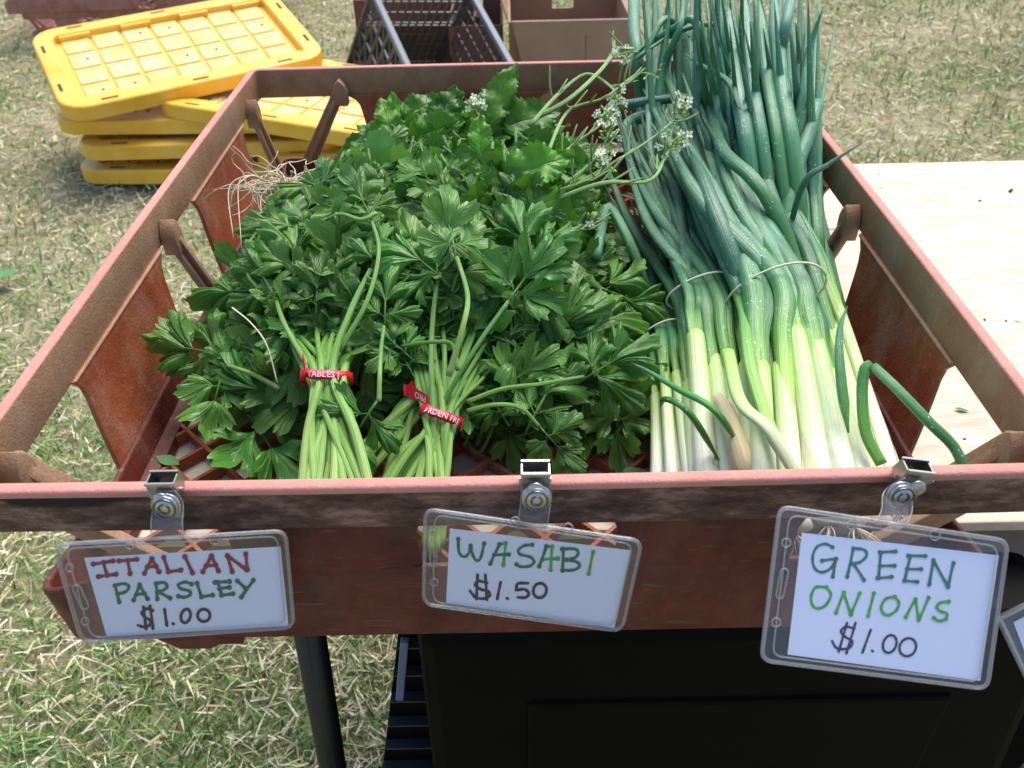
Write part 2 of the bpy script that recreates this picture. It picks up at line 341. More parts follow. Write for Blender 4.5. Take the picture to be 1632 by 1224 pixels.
# ------------------------------------------------------------------ lawn
def lawn():
    m = MT('lawn_soil_thatch', .95, .1); p = m.pos()
    n = m.noise(p, 2.2, 8, .7); c = m.ramp(n, [(.35, (.26, .29, .13)), (.5, (.44, .40, .23)), (.68, (.58, .52, .34))])
    m.color(m.mix(m.math('MULTIPLY', m.noise(p, 90, 4), .6), c, (.10, .09, .05))); m.bump(m.noise(p, 70, 5), .02)
    b = MB(); N = 40
    e = [-200, -60, -20, -8] + [x for x in np.linspace(-5, 5, 21)] + [8, 20, 60, 200]
    vs = [(x, y + 2, GZ + .012 * math.sin(x * 3 + 1) * math.cos(y * 2.3) if abs(x) < 5 and abs(y) < 5 else GZ) for y in e for x in e]; n_ = len(e)
    b.add(vs, [(j * n_ + i, j * n_ + i + 1, (j + 1) * n_ + i + 1, (j + 1) * n_ + i) for j in range(n_ - 1) for i in range(n_ - 1)])
    props(b.obj('ground', m.m, smooth=True), kind='structure')
    # skyward patches so green and dry areas differ
    def patch(x, y):
        return np.sin(x * 1.7 + 2 * np.sin(y * 1.1)) * np.cos(y * 1.9 + x * .6) * .5 + .3 * np.sin(x * 5.1 + y * 3.3) + .25 * np.sin(7.7 * y - 4.1 * x + 1)
    def sample(n, dens_pow=1.6):
        # polar sampling from below the camera: more blades per m2 close by
        r = .35 + (5.2 - .35) * rng.random(n) ** dens_pow * 1.0
        a = (rng.random(n) - .5) * math.radians(130)
        x = r * np.sin(a) + 0; y = -.2 + r * np.cos(a)
        return x, y, r
    def blades(name, n, col_stops, length, width, lift, seed, sel=None, grp=None, rough=.7):
        x, y, r = sample(n)
        if sel is not None:
            k = sel(patch(x, y)) > rng.random(n); x, y, r = x[k], y[k], r[k]; n = len(x)
        z0 = GZ + np.where((abs(x) < 5), .012 * np.sin(x * 3 + 1) * np.cos((y - 2) * 2.3), 0)
        L = length[0] + (length[1] - length[0]) * rng.random(n) ** 1.5; L = L * (1 + .12 * r); W = width * (.5 + rng.random(n)) * (1 + r * .28)
        ang = rng.random(n) * 2 * math.pi; el = lift[0] + (lift[1] - lift[0]) * rng.random(n)
        dx, dy = np.cos(ang), np.sin(ang); bend = (rng.random(n) - .25) * 1.1
        cx = -dy; cy = dx; tw = rng.random(n) * math.pi
        pts = []
        px, py, pz = x.copy(), y.copy(), z0 + rng.random(n) * .022 * (1 if lift[1] < .8 else .2)
        e = el.copy(); seg = 3
        V_ = np.zeros((n, (seg + 1) * 2, 3))
        for s in range(seg + 1):
            wv = W * (1 - (s / seg) ** 2 * .85) * .5
            V_[:, 2 * s] = np.stack([px - cx * wv * np.cos(tw), py - cy * wv * np.cos(tw), pz - wv * np.sin(tw) * .6], 1)
            V_[:, 2 * s + 1] = np.stack([px + cx * wv * np.cos(tw), py + cy * wv * np.cos(tw), pz + wv * np.sin(tw) * .6], 1)
            px = px + dx * np.cos(e) * L / seg; py = py + dy * np.cos(e) * L / seg; pz = np.maximum(pz + np.sin(e) * L / seg, z0 + .001); e = e - bend * .5
        me = bpy.data.meshes.new(name); nv = n * (seg + 1) * 2
        me.vertices.add(nv); me.vertices.foreach_set('co', V_.reshape(-1))
        base = (np.arange(n) * (seg + 1) * 2)[:, None, None]; q = np.array([[2 * s, 2 * s + 1, 2 * s + 3, 2 * s + 2] for s in range(seg)])[None]
        idx = (base + q).reshape(-1).astype(np.int32); nf = n * seg
        me.loops.add(nf * 4); me.loops.foreach_set('vertex_index', idx)
        me.polygons.add(nf); me.polygons.foreach_set('loop_start', np.arange(nf, dtype=np.int32) * 4); me.polygons.foreach_set('loop_total', np.full(nf, 4, np.int32))
        at = me.attributes.new('tint', 'FLOAT', 'FACE'); at.data.foreach_set('value', np.repeat(rng.random(n), seg).astype(np.float32))
        me.update(calc_edges=True)
        mt = MT(name + '_blades', rough, .25); a = mt.n('ShaderNodeAttribute', attribute_name='tint')
        c = mt.ramp(a.outputs['Fac'], col_stops); mt.color(c)
        me.materials.append(mt.m); me.polygons.foreach_set('use_smooth', [True] * nf)
        props(link(name, me), kind='stuff')
    dry = lambda q: np.clip(.62 + .55 * q, .12, 1); wet = lambda q: np.clip(.55 - .6 * q, .08, 1)
    blades('dry_clippings', 150000, [(0, (.40, .35, .19)), (.4, (.54, .47, .29)), (.75, (.66, .60, .42)), (1, (.78, .74, .60))], (.012, .040), .0021, (-.05, .45), 1, dry)
    blades('short_straw', 90000, [(0, (.28, .23, .11)), (.5, (.46, .39, .22)), (1, (.68, .60, .42))], (.010, .026), .0021, (.1, 1.2), 3, dry)
    blades('grass', 150000, [(0, (.07, .18, .04)), (.5, (.17, .31, .08)), (.85, (.29, .42, .13)), (1, (.42, .48, .22))], (.015, .045), .0024, (.3, 1.35), 2, wet)
lawn()

# ------------------------------------------------------------------ tray
def rrect(x0, x1, y0, y1, r, n=4):
    out = []
    for cx, cy, a in ((x1 - r, y0 + r, -90), (x1 - r, y1 - r, 0), (x0 + r, y1 - r, 90), (x0 + r, y0 + r, 180)):
        for k in range(n + 1):
            t = math.radians(a + 90 * k / n); out.append((cx + r * math.cos(t), cy + r * math.sin(t), math.cos(t), math.sin(t)))
    return out
def sweep(b, path, prof, mf=None, zf=None):
    n = len(path); m = len(prof); vs = []
    for (x, y, nx, ny) in path:
        for (o, z) in prof:
            vs.append((x + nx * o, y + ny * o, z if zf is None else zf(x, y, z)))
    for i in range(n):
        j = (i + 1) % n
        for k in range(m):
            l = (k + 1) % m; mi = 0
            if mf: mi = mf((path[i], path[j]), k)
            b.add([vs[i * m + k], vs[j * m + k], vs[j * m + l], vs[i * m + l]], [(0, 1, 2, 3)], None, mi)
def merge(me, d=1e-5):
    import bmesh
    bm = bmesh.new(); bm.from_mesh(me); bmesh.ops.remove_doubles(bm, verts=bm.verts, dist=d); bmesh.ops.recalc_face_normals(bm, faces=bm.faces); bm.to_mesh(me); bm.free()

TX = .2815; TY0, TY1 = .0045, .6555
def build_tray(root, O, mats, detail=True):
    """all coordinates are relative to the rim's front centre; O moves them"""
    mt_rimfront, mt_in, mt_top, mt_panel, mt_base, mt_grid, mt_front = mats
    O = V(O)
    def fin(b, name, mats_, bev=0, sm=False):
        b.v = [tuple(V(p) + O) for p in b.v]
        me = b.mesh(name, mats_, sm); merge(me); o = link(name, me, root)
        if bev:
            q = o.modifiers.new('bevel', 'BEVEL'); q.width = bev; q.segments = 2; q.limit_method = 'ANGLE'; q.angle_limit = .6
            for p in me.polygons: p.use_smooth = True
            q.harden_normals = False
        return o
    # rim
    prof = [(-.0028, -.0315), (.0022, -.0315), (.0022, -.007), (.0048, -.0045), (.0048, -.0012), (.0036, 0), (-.0018, 0), (-.0028, -.0012)]
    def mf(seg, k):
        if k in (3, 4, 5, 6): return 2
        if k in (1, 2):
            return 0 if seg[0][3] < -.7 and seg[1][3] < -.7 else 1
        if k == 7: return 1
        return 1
    b = MB(); path = rrect(-TX, TX, TY0, TY1, .008)
    path2 = []
    for i in range(len(path)):
        path2.append(path[i]); j = (i + 1) % len(path)
        L = math.dist(path[i][:2], path[j][:2])
        if L > .1:
            for t in np.linspace(0, 1, 14)[1:-1]:
                bow = -.0022 * math.sin(math.pi * t)
                path2.append((path[i][0] * (1 - t) + path[j][0] * t + path[i][2] * -bow * .8, path[i][1] * (1 - t) + path[j][1] * t - path[i][3] * bow * .8, path[i][2], path[i][3]))
    sweep(b, path2, prof, mf)
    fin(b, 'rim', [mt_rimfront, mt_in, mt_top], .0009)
    # base curb
    BX, B0, B1 = .266, .0022, .645
    def zf(x, y, z):
        if z > -.1:
            c = min(abs(x) / BX, 1); cy = min(abs(y - .325) / .32, 1)
            side = -.097; front = -.064; corner = -.084
            if y > .3: side, front, corner = -.1, -.1, -.098
            if abs(y - B0) < .02 or abs(y - B1) < .02: t = max(0, (abs(x) - .21) / .06); top = front * (1 - min(t, 1)) + corner * min(t, 1)
            else:
                d = min(y - B0, B1 - y); t = min(1, max(0, (d - .02) / .06)); top = corner * (1 - t) + side * t
            return top + (z + .06)
        return z
    path = rrect(-BX, BX, B0, B1, .013, 4); p2 = []
    for i in range(len(path)):
        p2.append(path[i]); j = (i + 1) % len(path)
        if math.dist(path[i][:2], path[j][:2]) > .1:
            for t in np.linspace(0, 1, 24)[1:-1]: p2.append((path[i][0] * (1 - t) + path[j][0] * t, path[i][1] * (1 - t) + path[j][1] * t, path[i][2], path[i][3]))
    b = MB(); sweep(b, p2, [(-.009, -.1285), (-.0035, -.1285), (-.0012, -.1262), (.0015, -.062), (.0003, -.060), (-.0022, -.060), (-.0034, -.062), (-.005, -.117), (-.0145, -.1185), (-.0145, -.1285)], None, zf)
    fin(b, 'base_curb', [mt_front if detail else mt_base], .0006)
    # floor lattice
    b = MB(); X, Ya, Yb = BX - .013, B0 + .011, B1 - .011; q = .0378
    def clip(c, s):   # line x*s + y = c
        pts = []
        for x in (-X, X):
            y = c - s * x
            if Ya <= y <= Yb: pts.append((x, y))
        for y in (Ya, Yb):
            x = (c - y) / s
            if -X < x < X: pts.append((x, y))
        return pts
    for s in (1, -1):
        c = Ya - X - q * .3
        while c < Yb + X:
            p = clip(c, s)
            if len(p) >= 2 and math.dist(p[0], p[1]) > .006:
                z = -.1238 + (.0002 if s > 0 else 0)
                b.bar((p[0][0], p[0][1], z), (p[1][0], p[1][1], z), .003 if detail else .004, .0095)
            c += q if detail else q * 2
    fin(b, 'floor_grid', [mt_grid], .0004 if detail else 0)
    # side panels ------------------------------------------------------
    def wall(T, Bm, n_in, th, name, mat):
        # T, Bm: top pair and bottom pair of points; the top flares into the rim with small fillets
        T = [V(p) for p in T]; Bm = [V(p) for p in Bm]; n_in = V(n_in); rows = 10; b = MB(); g = []
        for i in range(rows + 1):
            t = i / rows; a = T[0].lerp(Bm[0], t); c = T[1].lerp(Bm[1], t)
            fl = .011 * max(0, 1 - t / .18) ** 2; d = (T[1] - T[0]).normalized(); a = a - d * fl; c = c + d * fl
            row = []
            for k in range(9):
                s = k / 8; p = a.lerp(c, s) - n_in * (.0035 * math.sin(math.pi * t) * (.4 + .6 * math.sin(math.pi * s))); row.append(p)
            g.append(row)
        vs = [p for r in g for p in r] + [p + n_in * th for r in g for p in r]; W = 9; N = W * (rows + 1); fs = []
        for i in range(rows):
            for k in range(8):
                a = i * W + k; fs += [(a, a + 1, a + W + 1, a + W), (N + a, N + a + W, N + a + W + 1, N + a + 1)]
        for i in range(rows): fs += [(i * W, (i + 1) * W, N + (i + 1) * W, N + i * W), (i * W + 8, N + i * W + 8, N + (i + 1) * W + 8, (i + 1) * W + 8)]
        for k in range(8): fs += [(k, N + k, N + k + 1, k + 1), (rows * W + k, rows * W + k + 1, N + rows * W + k + 1, N + rows * W + k)]
        b.add(vs, fs); return fin(b, name, [mat], .0007, True)
    for sx in (-1, 1):
        for (ya, yb, yc, yd) in ((.138, .292, .118, .272), (.398, .560, .385, .548)):
            wall([(sx * TX, ya, -.030), (sx * TX, yb, -.030)], [(sx * .266, yc, -.122), (sx * .266, yd, -.122)], (-sx, 0, 0), .0035, 'side_panel', mt_panel)
            # moulded ledge along the rim bottom
        b = MB()
        for ya, yb in ((.128, .302), (.388, .571)): b.bar((sx * (TX - .0032), ya, -.031), (sx * (TX - .0032), yb, -.031), .003, .0026)
        fin(b, 'rim_ledge', [mt_in], .0012)
    for (yy, n, segs) in ((TY0 + .0005, 1, ((-.152, -.053, -.146, -.047), (.055, .150, .052, .146))), (TY1 - .0005, -1, ((-.170, .036, -.158, .03), (.057, .170, .06, .158)))):
        for xa, xb, xc, xd in segs:
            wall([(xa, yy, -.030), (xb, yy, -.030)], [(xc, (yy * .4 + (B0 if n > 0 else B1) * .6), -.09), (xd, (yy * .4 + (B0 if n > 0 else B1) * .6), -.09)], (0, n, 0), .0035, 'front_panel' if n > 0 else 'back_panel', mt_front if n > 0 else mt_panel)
    # struts with knobs
    def strut(top, foot, wd, inn, up, knob=True):
        b = MB(); top = V(top); foot = V(foot); inn = V(inn); t = (foot - top).normalized()
        side = t.cross(inn).normalized()
        a = [top - side * wd * .5, top + side * wd * .5, foot + side * wd * .62, foot - side * wd * .62]
        b.prism(a, inn * .0055)
        b.prism([p + inn * .005 for p in (top - side * wd * .16, top + side * wd * .16, foot + side * wd * .2, foot - side * wd * .2)], inn * .005)
        o = fin(b, 'strut', [mt_in], .0008)
        if knob:
            b = MB(); al = V((0, 0, 1)).cross(inn).normalized(); k0 = top + V((0, 0, -.004))
            poly = [k0 + al * x + V((0, 0, z)) for x, z in ((-.0075, -.013), (.0075, -.013), (.0085, .003), (.0055, .010), (0, .016), (-.0055, .010), (-.0085, .003))]
            b.prism([p + inn * -.0015 for p in poly], inn * .0125)
            o2 = fin(b, 'knob', [mt_in], .0009)
    for sx in (-1, 1):
        strut((sx * (TX - .003), .317, -.024), (sx * .258, .330, -.1), .015, (-sx, 0, 0), 1)
        strut((sx * (TX - .003), .598, -.026), (sx * .258, .590, -.1), .013, (-sx, 0, 0), 1)
        strut((sx * (TX - .003), .043, -.024), (sx * .258, .072, -.1), .022, (-sx, 0, 0), 1)
        strut((sx * .238, TY0 + .004, -.030), (sx * .192, .010, -.075), .012, (0, 1, 0), 0, False)
        strut((sx * .187, TY1 - .003, -.022), (sx * .232, .642, -.1), .013, (0, -1, 0), 0)
    if detail:   # stacking foot under the front left
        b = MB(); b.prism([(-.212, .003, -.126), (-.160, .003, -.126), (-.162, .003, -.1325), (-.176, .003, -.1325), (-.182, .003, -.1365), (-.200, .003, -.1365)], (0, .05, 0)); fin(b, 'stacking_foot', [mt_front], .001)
MATS = (M_RIMFRONT, M_RIMIN, M_RIMTOP, M_PANEL, M_TRAY, M_GRID, M_FRONTSHADED)
tray = empty('produce_tray', (0, .33, TZ), 'faded terracotta plastic produce tray holding the bunched greens on the plywood table', 'tray')
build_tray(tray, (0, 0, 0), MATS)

# ------------------------------------------------------------------ table
tb = empty('folding_table', (.45, .37, GZ), 'plywood topped table with black round legs under the produce tray', 'table')
b = MB(); b.box((.47, (.085 + .664) / 2, TZ - .0045), (1.46, .579, .009)); b.obj('table_top', [M_PLY], tb, bevel=.0012)
b = MB(); b.box((.47, .0985, TZ - .0255), (1.44, .019, .033)); b.box((.47, .650, TZ - .0255), (1.44, .019, .033)); b.box((-.24, .374, TZ - .0256), (.019, .53, .033)); b.box((1.18, .374, TZ - .0256), (.019, .53, .033))
b.obj('frame_batten', [M_BATTEN], tb, bevel=.001)
b = MB(); b.box((.9, .0868, TZ - .0045), (.002, .002, .002))
def leg(a, c):
    b = MB(); b.tube([V(a), V(c)], .0128, 16); b.obj('leg', [M_BLACKM], tb, True)
leg((-.1615, .12, -.16), (-.198, .12, GZ)); leg((-.1615, .61, -.16), (-.198, .61, GZ)); leg((1.1, .12, -.16), (1.13, .12, GZ)); leg((1.1, .61, -.16), (1.13, .61, GZ))
b = MB(); b.sheet([(0, 0, 0)] * 3) if False else None
cr = MB()
for k in range(34):
    x, y = U(.30, .78), U(.12, .64); s = U(.0005, .0016) * (2.0 if k % 9 == 0 else 1); cr.box((x, y, TZ + s * .4), (s * U(1, 2.6), s, s * .8), 0, Matrix.Rotation(U(0, 3), 3, 'Z'))
props(cr.obj('crumbs', [M_SPECK]), 'dark crumbs of soil scattered over the bare plywood', 'soil crumbs', kind='stuff')

# ------------------------------------------------------------------ black tote and crate under the table
t = empty('black_tote', (.15, .2, GZ), 'large black plastic tote standing on the grass under the table', 'tote')
b = MB()
def ring_(z, x0, x1, y0, y1): return [(x0, y0, z), (x1, y0, z), (x1, y1, z), (x0, y1, z)]
z0, z1 = GZ + .01, -.165
lo = ring_(z0, -.073, .41, .020, .47); hi = ring_(z1, -.066, .355, .030, .45)
b.add(lo + hi, [(0, 1, 5, 4), (1, 2, 6, 5), (2, 3, 7, 6), (3, 0, 4, 7), (4, 5, 6, 7), (3, 2, 1, 0)]); b.obj('body', [M_BLACK], t, bevel=.012)
b = MB()
b.prism([(.005, .0255, -.24), (.30, .0255, -.24), (.305, .0185, -.6), (.0, .0185, -.6)], (0, .012, 0))
b.obj('front_rib', [M_BLACK], t, bevel=.004)
t = empty('folded_crate', (-.1, .2, GZ), 'black slatted crate with blue grey bar squeezed beside the black tote', 'crate')
ta, tb_ = PY(634, 1015, .07), PY(610, 1224, .07); sl_ = (tb_.x - ta.x) / (tb_.z - ta.z)
b = MB(); b.prism([(-.055, .07, -.16), (ta.x + sl_ * (-.16 - ta.z), .07, -.16), (ta.x + sl_ * (-.72 - ta.z), .07, -.72), (-.055, .07, -.72)], (0, .2, 0)); b.obj('crate_wall', [M_BLACK], t)
for k in range(15):
    z = -.19 - k * .034; xl = ta.x + sl_ * (z - ta.z); b = MB(); b.box(((xl - .055) / 2, .066, z), (-.055 - xl, .009, .0016)); b.obj('slat', [M_GREYD], t)
b = MB(); b.bar(PY(645, 1020, .058), PY(637, 1112, .058), .006, .006); b.obj('crate_bar', [M_BLUE], t, bevel=.001)
t = empty('side_bin', (.62, .45, GZ), 'black storage bin on the grass beyond the right end of the tote', 'bin')
b = MB(); b.add(ring_(GZ + .005, .45, .58, .20, .5) + ring_(-.22, .43, .60, .17, .52), [(0, 1, 5, 4), (1, 2, 6, 5), (2, 3, 7, 6), (3, 0, 4, 7), (4, 5, 6, 7), (3, 2, 1, 0)]); b.obj('body', [M_BLACK], t, bevel=.006)
b = MB(); sweep(b, rrect(.425, .605, .165, .525, .02), [(-.004, -.225), (.006, -.225), (.006, -.205), (-.004, -.205)]); b.obj('lip', [M_GREYD], t)

# ------------------------------------------------------------------ yellow lids
YG = 'yellow tote lids stacked on the grass'
LW, LH, LT = .76, .50, .042
def lid_proto():
    R = {}
    b = MB(); path = rrect(-LW / 2 + .03, LW / 2 - .03, -LH / 2 + .03, LH / 2 - .03, .045, 5)
    sweep(b, path, [(-.026, -.004), (-.022, 0), (.024, 0), (.029, -.004), (.031, -LT), (.027, -LT), (.024, -.006), (-.022, -.006), (-.026, -.024), (-.030, -.024)])
    me = b.mesh('rim', [M_YEL]); merge(me)
    for p in me.polygons: p.use_smooth = False
    R['rim'] = (me, .002)
    b = MB(); b.box((0, 0, -.024), (LW - .105, LH - .105, .006))
    R['base'] = (b.mesh('base', [M_YEL]), 0)
    b = MB(); b.box((0, 0, 0), (.078, .088, .006)); R['pad'] = (b.mesh('pad', [M_YPAD]), .003)
    b = MB(); b.box((0, 0, 0), (.045, .009, .0024)); R['slot'] = (b.mesh('slot', [M_SLOTSHADE]), 0)
    b = MB(); b.box((0, 0, 0), (.09, .012, .020)); R['rib_block'] = (b.mesh('rib_block', [M_YEL]), .002)
    b = MB(); b.tube([V((0, 0, -.001)), V((0, 0, .0012))], .0045, 8); R['hole_shade'] = (b.mesh('hole_shade', [M_SLOTSHADE]), 0)
    return R
LR = lid_proto()
def lid(loc, R, label):
    root = empty('tote_lid', loc, label, 'tote lid', YG); root.rotation_euler = R.to_euler()
    def add(k, p, rz=0):
        me, bv = LR[k]; o = bpy.data.objects.new(k, me); COL.objects.link(o); o.parent = root; o.location = p; o.rotation_euler = (0, 0, rz)
        if bv: q = o.modifiers.new('bevel', 'BEVEL'); q.width = bv; q.segments = 2; q.limit_method = 'ANGLE'
    add('rim', (0, 0, 0)); add('base', (0, 0, 0))
    nx, ny = 7, 4
    for i in range(nx):
        for j in range(ny):
            x = (i - (nx - 1) / 2) * .088; y = (j - (ny - 1) / 2) * .097; add('pad', (x, y, -.0195))
            if (i * 3 + j * 5) % 7 in (0, 3): add('hole_shade', (x + .01, y, -.0162))
    for x in (-.25, 0, .25):
        for s in (-1, 1): add('slot', (x, s * (LH / 2 - .022), -.0006))
    for s in (-1, 1):
        for y in (-.12, .12): add('slot', (s * (LW / 2 - .022), y, -.0006), math.pi / 2)
    for x in (-.26, -.08, .1, .27):
        for s in (-1, 1): add('rib_block', (x, s * (LH / 2 - .062), -.013))
    return root
lid(V((-.993, 2.34, -.435)), Matrix(((.87, -.49, .07), (.50, .85, -.18), (.03, .19, .98))), 'topmost dusty yellow lid tilted across the left end of the stack, grid side up')
def lid_at(px, py, z, rz, label, tx=0, ty=0):     # front left corner at a photo point
    c = P(px, py, z); R = (Matrix.Rotation(rz, 3, 'Z') @ Matrix.Rotation(tx, 3, 'X') @ Matrix.Rotation(ty, 3, 'Y'))
    lid(c + R @ V((LW / 2, LH / 2, 0)), R, label)
lid_at(236, 160, -.515, math.radians(-20), 'yellow lid turned right below the topmost lid, reaching behind the tray corner', 0, math.radians(2))
lid_at(74, 193, -.560, math.radians(-2), 'yellow lid with a dusty front edge, third from the top of the stack', .03)
lid_at(112, 235, -.618, math.radians(1), 'yellow lid second from the bottom of the stack', .0)
lid_at(400, 250, -.650, math.radians(3), 'yellow lid lying beside the stack, seen through the tray side openings')
lid_at(112, 272, -.690, math.radians(-3), 'lowest yellow lid of the stack resting on the grass')

# ------------------------------------------------------------------ background crates and boxes
def far_tray(loc, rz, label):
    r = empty('stacked_tray', (0, 0, 0), label, 'tray', 'terracotta trays stacked on the lawn')
    build_tray(r, (0, 0, .13), (M_FAR, M_FAR, M_FAR, M_FAR, M_FAR, M_FAR, M_FAR), False)
    r.location = loc; r.rotation_euler = (0, 0, rz)
    for ch in r.children: ch.matrix_parent_inverse = Matrix.Identity(4)
    return r
far_tray((-1.85, 3.50, GZ + .13), math.radians(4), 'upper terracotta tray of the pair behind the yellow lids at the top left')
far_tray((-1.80, 3.54, GZ), math.radians(2), 'lower terracotta tray of the pair behind the yellow lids, on the grass')
far_tray((-1.24, 3.56, GZ + .13), math.radians(3), 'terracotta tray to the right of the tray pair, behind the topmost yellow lid')
b = MB()
def crate():
    r = empty('lattice_crate', P(700, 60, -.6), 'open dark grey lattice crate tilted on its side behind the tray', 'crate')
    a = PY(594, -14, 2.42); bb = PY(652, 112, 2.08); d = PY(748, -14, 2.42); a2 = PY(548, 128, 2.55)
    D = (a2 - a); c = bb + (d - a)
    def wall(p, q, r_, s_, nm, nx, ny, diag, wd=.006):
        b = MB(); nrm = (q - p).cross(s_ - p).normalized()
        for u, v in ((p, q), (q, r_), (r_, s_), (s_, p)): b.bar(u, v, .016, .016, nrm)
        L = lambda u, v: (p.lerp(q, u)).lerp(s_.lerp(r_, u), v)
        for i in range(1, nx): b.bar(L(i / nx, 0), L(i / nx, 1), wd, wd, nrm)
        for j in range(1, ny): b.bar(L(0, j / ny), L(1, j / ny), wd, wd * .8, nrm)
        if diag:
            for i in range(-ny, nx):
                u0, v0, u1, v1 = i / nx, 0, (i + ny) / nx, 1
                if u0 < 0: v0 = -u0 * nx / ny; u0 = 0
                if u1 > 1: v1 = 1 - (u1 - 1) * nx / ny; u1 = 1
                if u1 > u0: b.bar(L(u0, v0), L(u1, v1), wd, wd * .7, nrm)
        b.obj(nm, [M_GREY], r)
    wall(a, bb, bb + D, a + D, 'side_wall', 6, 5, True); wall(d, c, c + D, d + D, 'side_wall', 12, 8, False, .004)
    wall(a + D, bb + D, c + D, d + D, 'crate_floor', 10, 10, False, .005); wall(bb, c, c + D, bb + D, 'end_wall', 10, 6, False, .004)
    wall(a, d, d + D, a + D, 'end_wall', 12, 9, False, .006)
    nrm = (d - a).cross(D).normalized(); b = MB()
    L = lambda u, v: (a.lerp(d, u)).lerp((a + D).lerp(d + D, u), v)
    b.prism([L(.04, .36), L(.96, .36), L(.96, .76), L(.04, .76)], nrm * .006); b.obj('end_plate', [M_GREYD], r)
    b = MB(); b.bar(a, bb, .02, .02); b.bar(d, c, .02, .02); b.obj('handle_rail', [simple('crate_edge', (.09, .12, .165), .5, .1)], r, bevel=.004)
crate()
def carton(x0, x1, y0, y1, z1, label, flaps, mat=M_CARD, z0=GZ + .01, rz=0, top_back=0):
    cx, cy = (x0 + x1) / 2, (y0 + y1) / 2
    r = empty('cardboard_box', (cx, cy, z0), label, 'box', 'cardboard boxes behind the tray'); T = .006
    def part(n, fn, mats=None):
        b = MB(); fn(b); o = b.obj(n, mats or [mat], r); return o
    h = z1 - z0; zc = (z0 + z1) / 2
    part('front_wall', lambda b: b.box((cx, y0, zc), (x1 - x0, T, h)))
    part('back_wall', lambda b: (b.box((cx, y1, zc - .03), (x1 - x0, T, h - .06)), b.box((x0 + (x1 - x0) * .2, y1, z1 - .03), ((x1 - x0) * .4, T, .06)), b.box((x1 - (x1 - x0) * .2, y1, z1 - .03), ((x1 - x0) * .4, T, .06)), b.box((cx, y1, z1 + .02), (x1 - x0, T, .04))))
    part('side_wall', lambda b: b.box((x0, cy, zc), (T, y1 - y0 - T, h))); part('side_wall', lambda b: b.box((x1, cy, zc), (T, y1 - y0 - T, h)))
    part('bottom', lambda b: b.box((cx, cy, z0 + .01), (x1 - x0 - T, y1 - y0 - T, T)), [M_CARDD])
    if flaps:
        part('front_flap', lambda b: b.prism([(x0 + .006, y0 - .004, z1), (x1 - .004, y0 - .004, z1), (x1 - .01, y0 - .055, z1 - .17), (x0 + .05, y0 - .055, z1 - .17)], (0, -.005, 0)))
        part('flap_edge', lambda b: b.bar((x0 + .006, y0 - .005, z1 + .001), (x1 - .004, y0 - .005, z1 + .001), .008, .004), [M_CARDE])
        part('side_flap', lambda b: b.prism([(x1 + .004, y0, z1), (x1 + .004, y1, z1), (x1 + .09, y1 - .02, z1 - .12), (x1 + .09, y0 + .04, z1 - .12)], (.005, 0, 0)))
        part('side_flap', lambda b: b.prism([(x0 - .004, y0 + .02, z1), (x0 - .004, y1, z1), (x0 - .03, y1 - .02, z1 + .10), (x0 - .03, y0 + .04, z1 + .08)], (-.005, 0, 0)))
    part('seam', lambda b: (b.box((x0 + (x1 - x0) * .62, y0 - .0565 if flaps else y0 - .004, z1 - .1), (.003, .004, .15))), [M_CARDD])
    return r
z = PY(900, 33, 2.33).z
carton(PY(812, 30, 2.33).x, PY(1006, 30, 2.33).x, 2.33, 2.72, z, 'open mauve brown cardboard box with its front flap folded down behind the tray', True)
carton(PY(768, 60, 2.5).x - .10, PY(800, 60, 2.5).x, 2.46, 2.8, PY(780, 40, 2.46).z, 'narrow dark cardboard box squeezed between grey crate and large box', False, M_CARDD)
carton(-.52, -.12, 2.75, 3.1, -.42, 'reddish brown cardboard box standing behind the dark grey lattice crate', False, simple('red_card', (.20, .085, .06), .85, .15, 10))
# black bin top right
bn = empty('dark_bag', (2.45, 3.2, GZ), 'dark navy bin standing on the lawn at the top right edge', 'bin')
b = MB(); c0 = V((2.42, 3.16, GZ))
b.tube([c0 + V((0, 0, z)) for z in (.0, .012, .03, .30, .5, .62)], [.20, .235, .245, .27, .285, .29], 26); b.obj('body', [simple('navy_plastic', (.018, .02, .03), .55, .3, 12)], bn, True)
b = MB()
for k in range(20):
    a = k / 20 * 2 * math.pi; d = V((math.cos(a), math.sin(a), 0)); b.bar(c0 + d * .24 + V((0, 0, .04)), c0 + d * .284 + V((0, 0, .56)), .012, .01, d)
b.obj('ribs', [simple('navy_ribs', (.022, .024, .036), .55, .3, 12)], bn)
#@@GREENS@@
# ------------------------------------------------------------------ heap surface of the greens
ANCH = [(440, 715, -.112), (560, 690, -.10), (760, 700, -.105), (900, 700, -.110), (1020, 690, -.110), (1010, 590, -.085), (840, 600, -.062), (640, 560, -.045), (500, 470, -.030), (420, 560, -.060),
        (310, 580, -.085), (330, 430, -.045), (440, 350, -.020), (700, 410, -.012), (880, 430, -.022), (990, 480, -.060), (560, 290, .000), (760, 280, .012), (900, 260, .000), (860, 170, .000), (750, 150, .008), (640, 160, -.005), (500, 250, -.035), (960, 380, -.05)]
AW = [P(*a) for a in ANCH]
def H(x, y):
    sw = sz = 0
    for a in AW:
        d = (x - a.x) ** 2 + (y - a.y) ** 2 + 1e-5; q = d ** -1.5; sw += q; sz += q * a.z
    return sz / sw
def on_heap(px, py, off=0):
    z = -.05
    for _ in range(14):
        p = P(px, py, z); z = z * .4 + (H(p.x, p.y) + off) * .6
    p = P(px, py, z); p.z = max(p.z, -.114); return p
def HN(x, y, e=.012): return V((-(H(x + e, y) - H(x - e, y)) / (2 * e), -(H(x, y + e) - H(x, y - e)) / (2 * e), 1)).normalized()

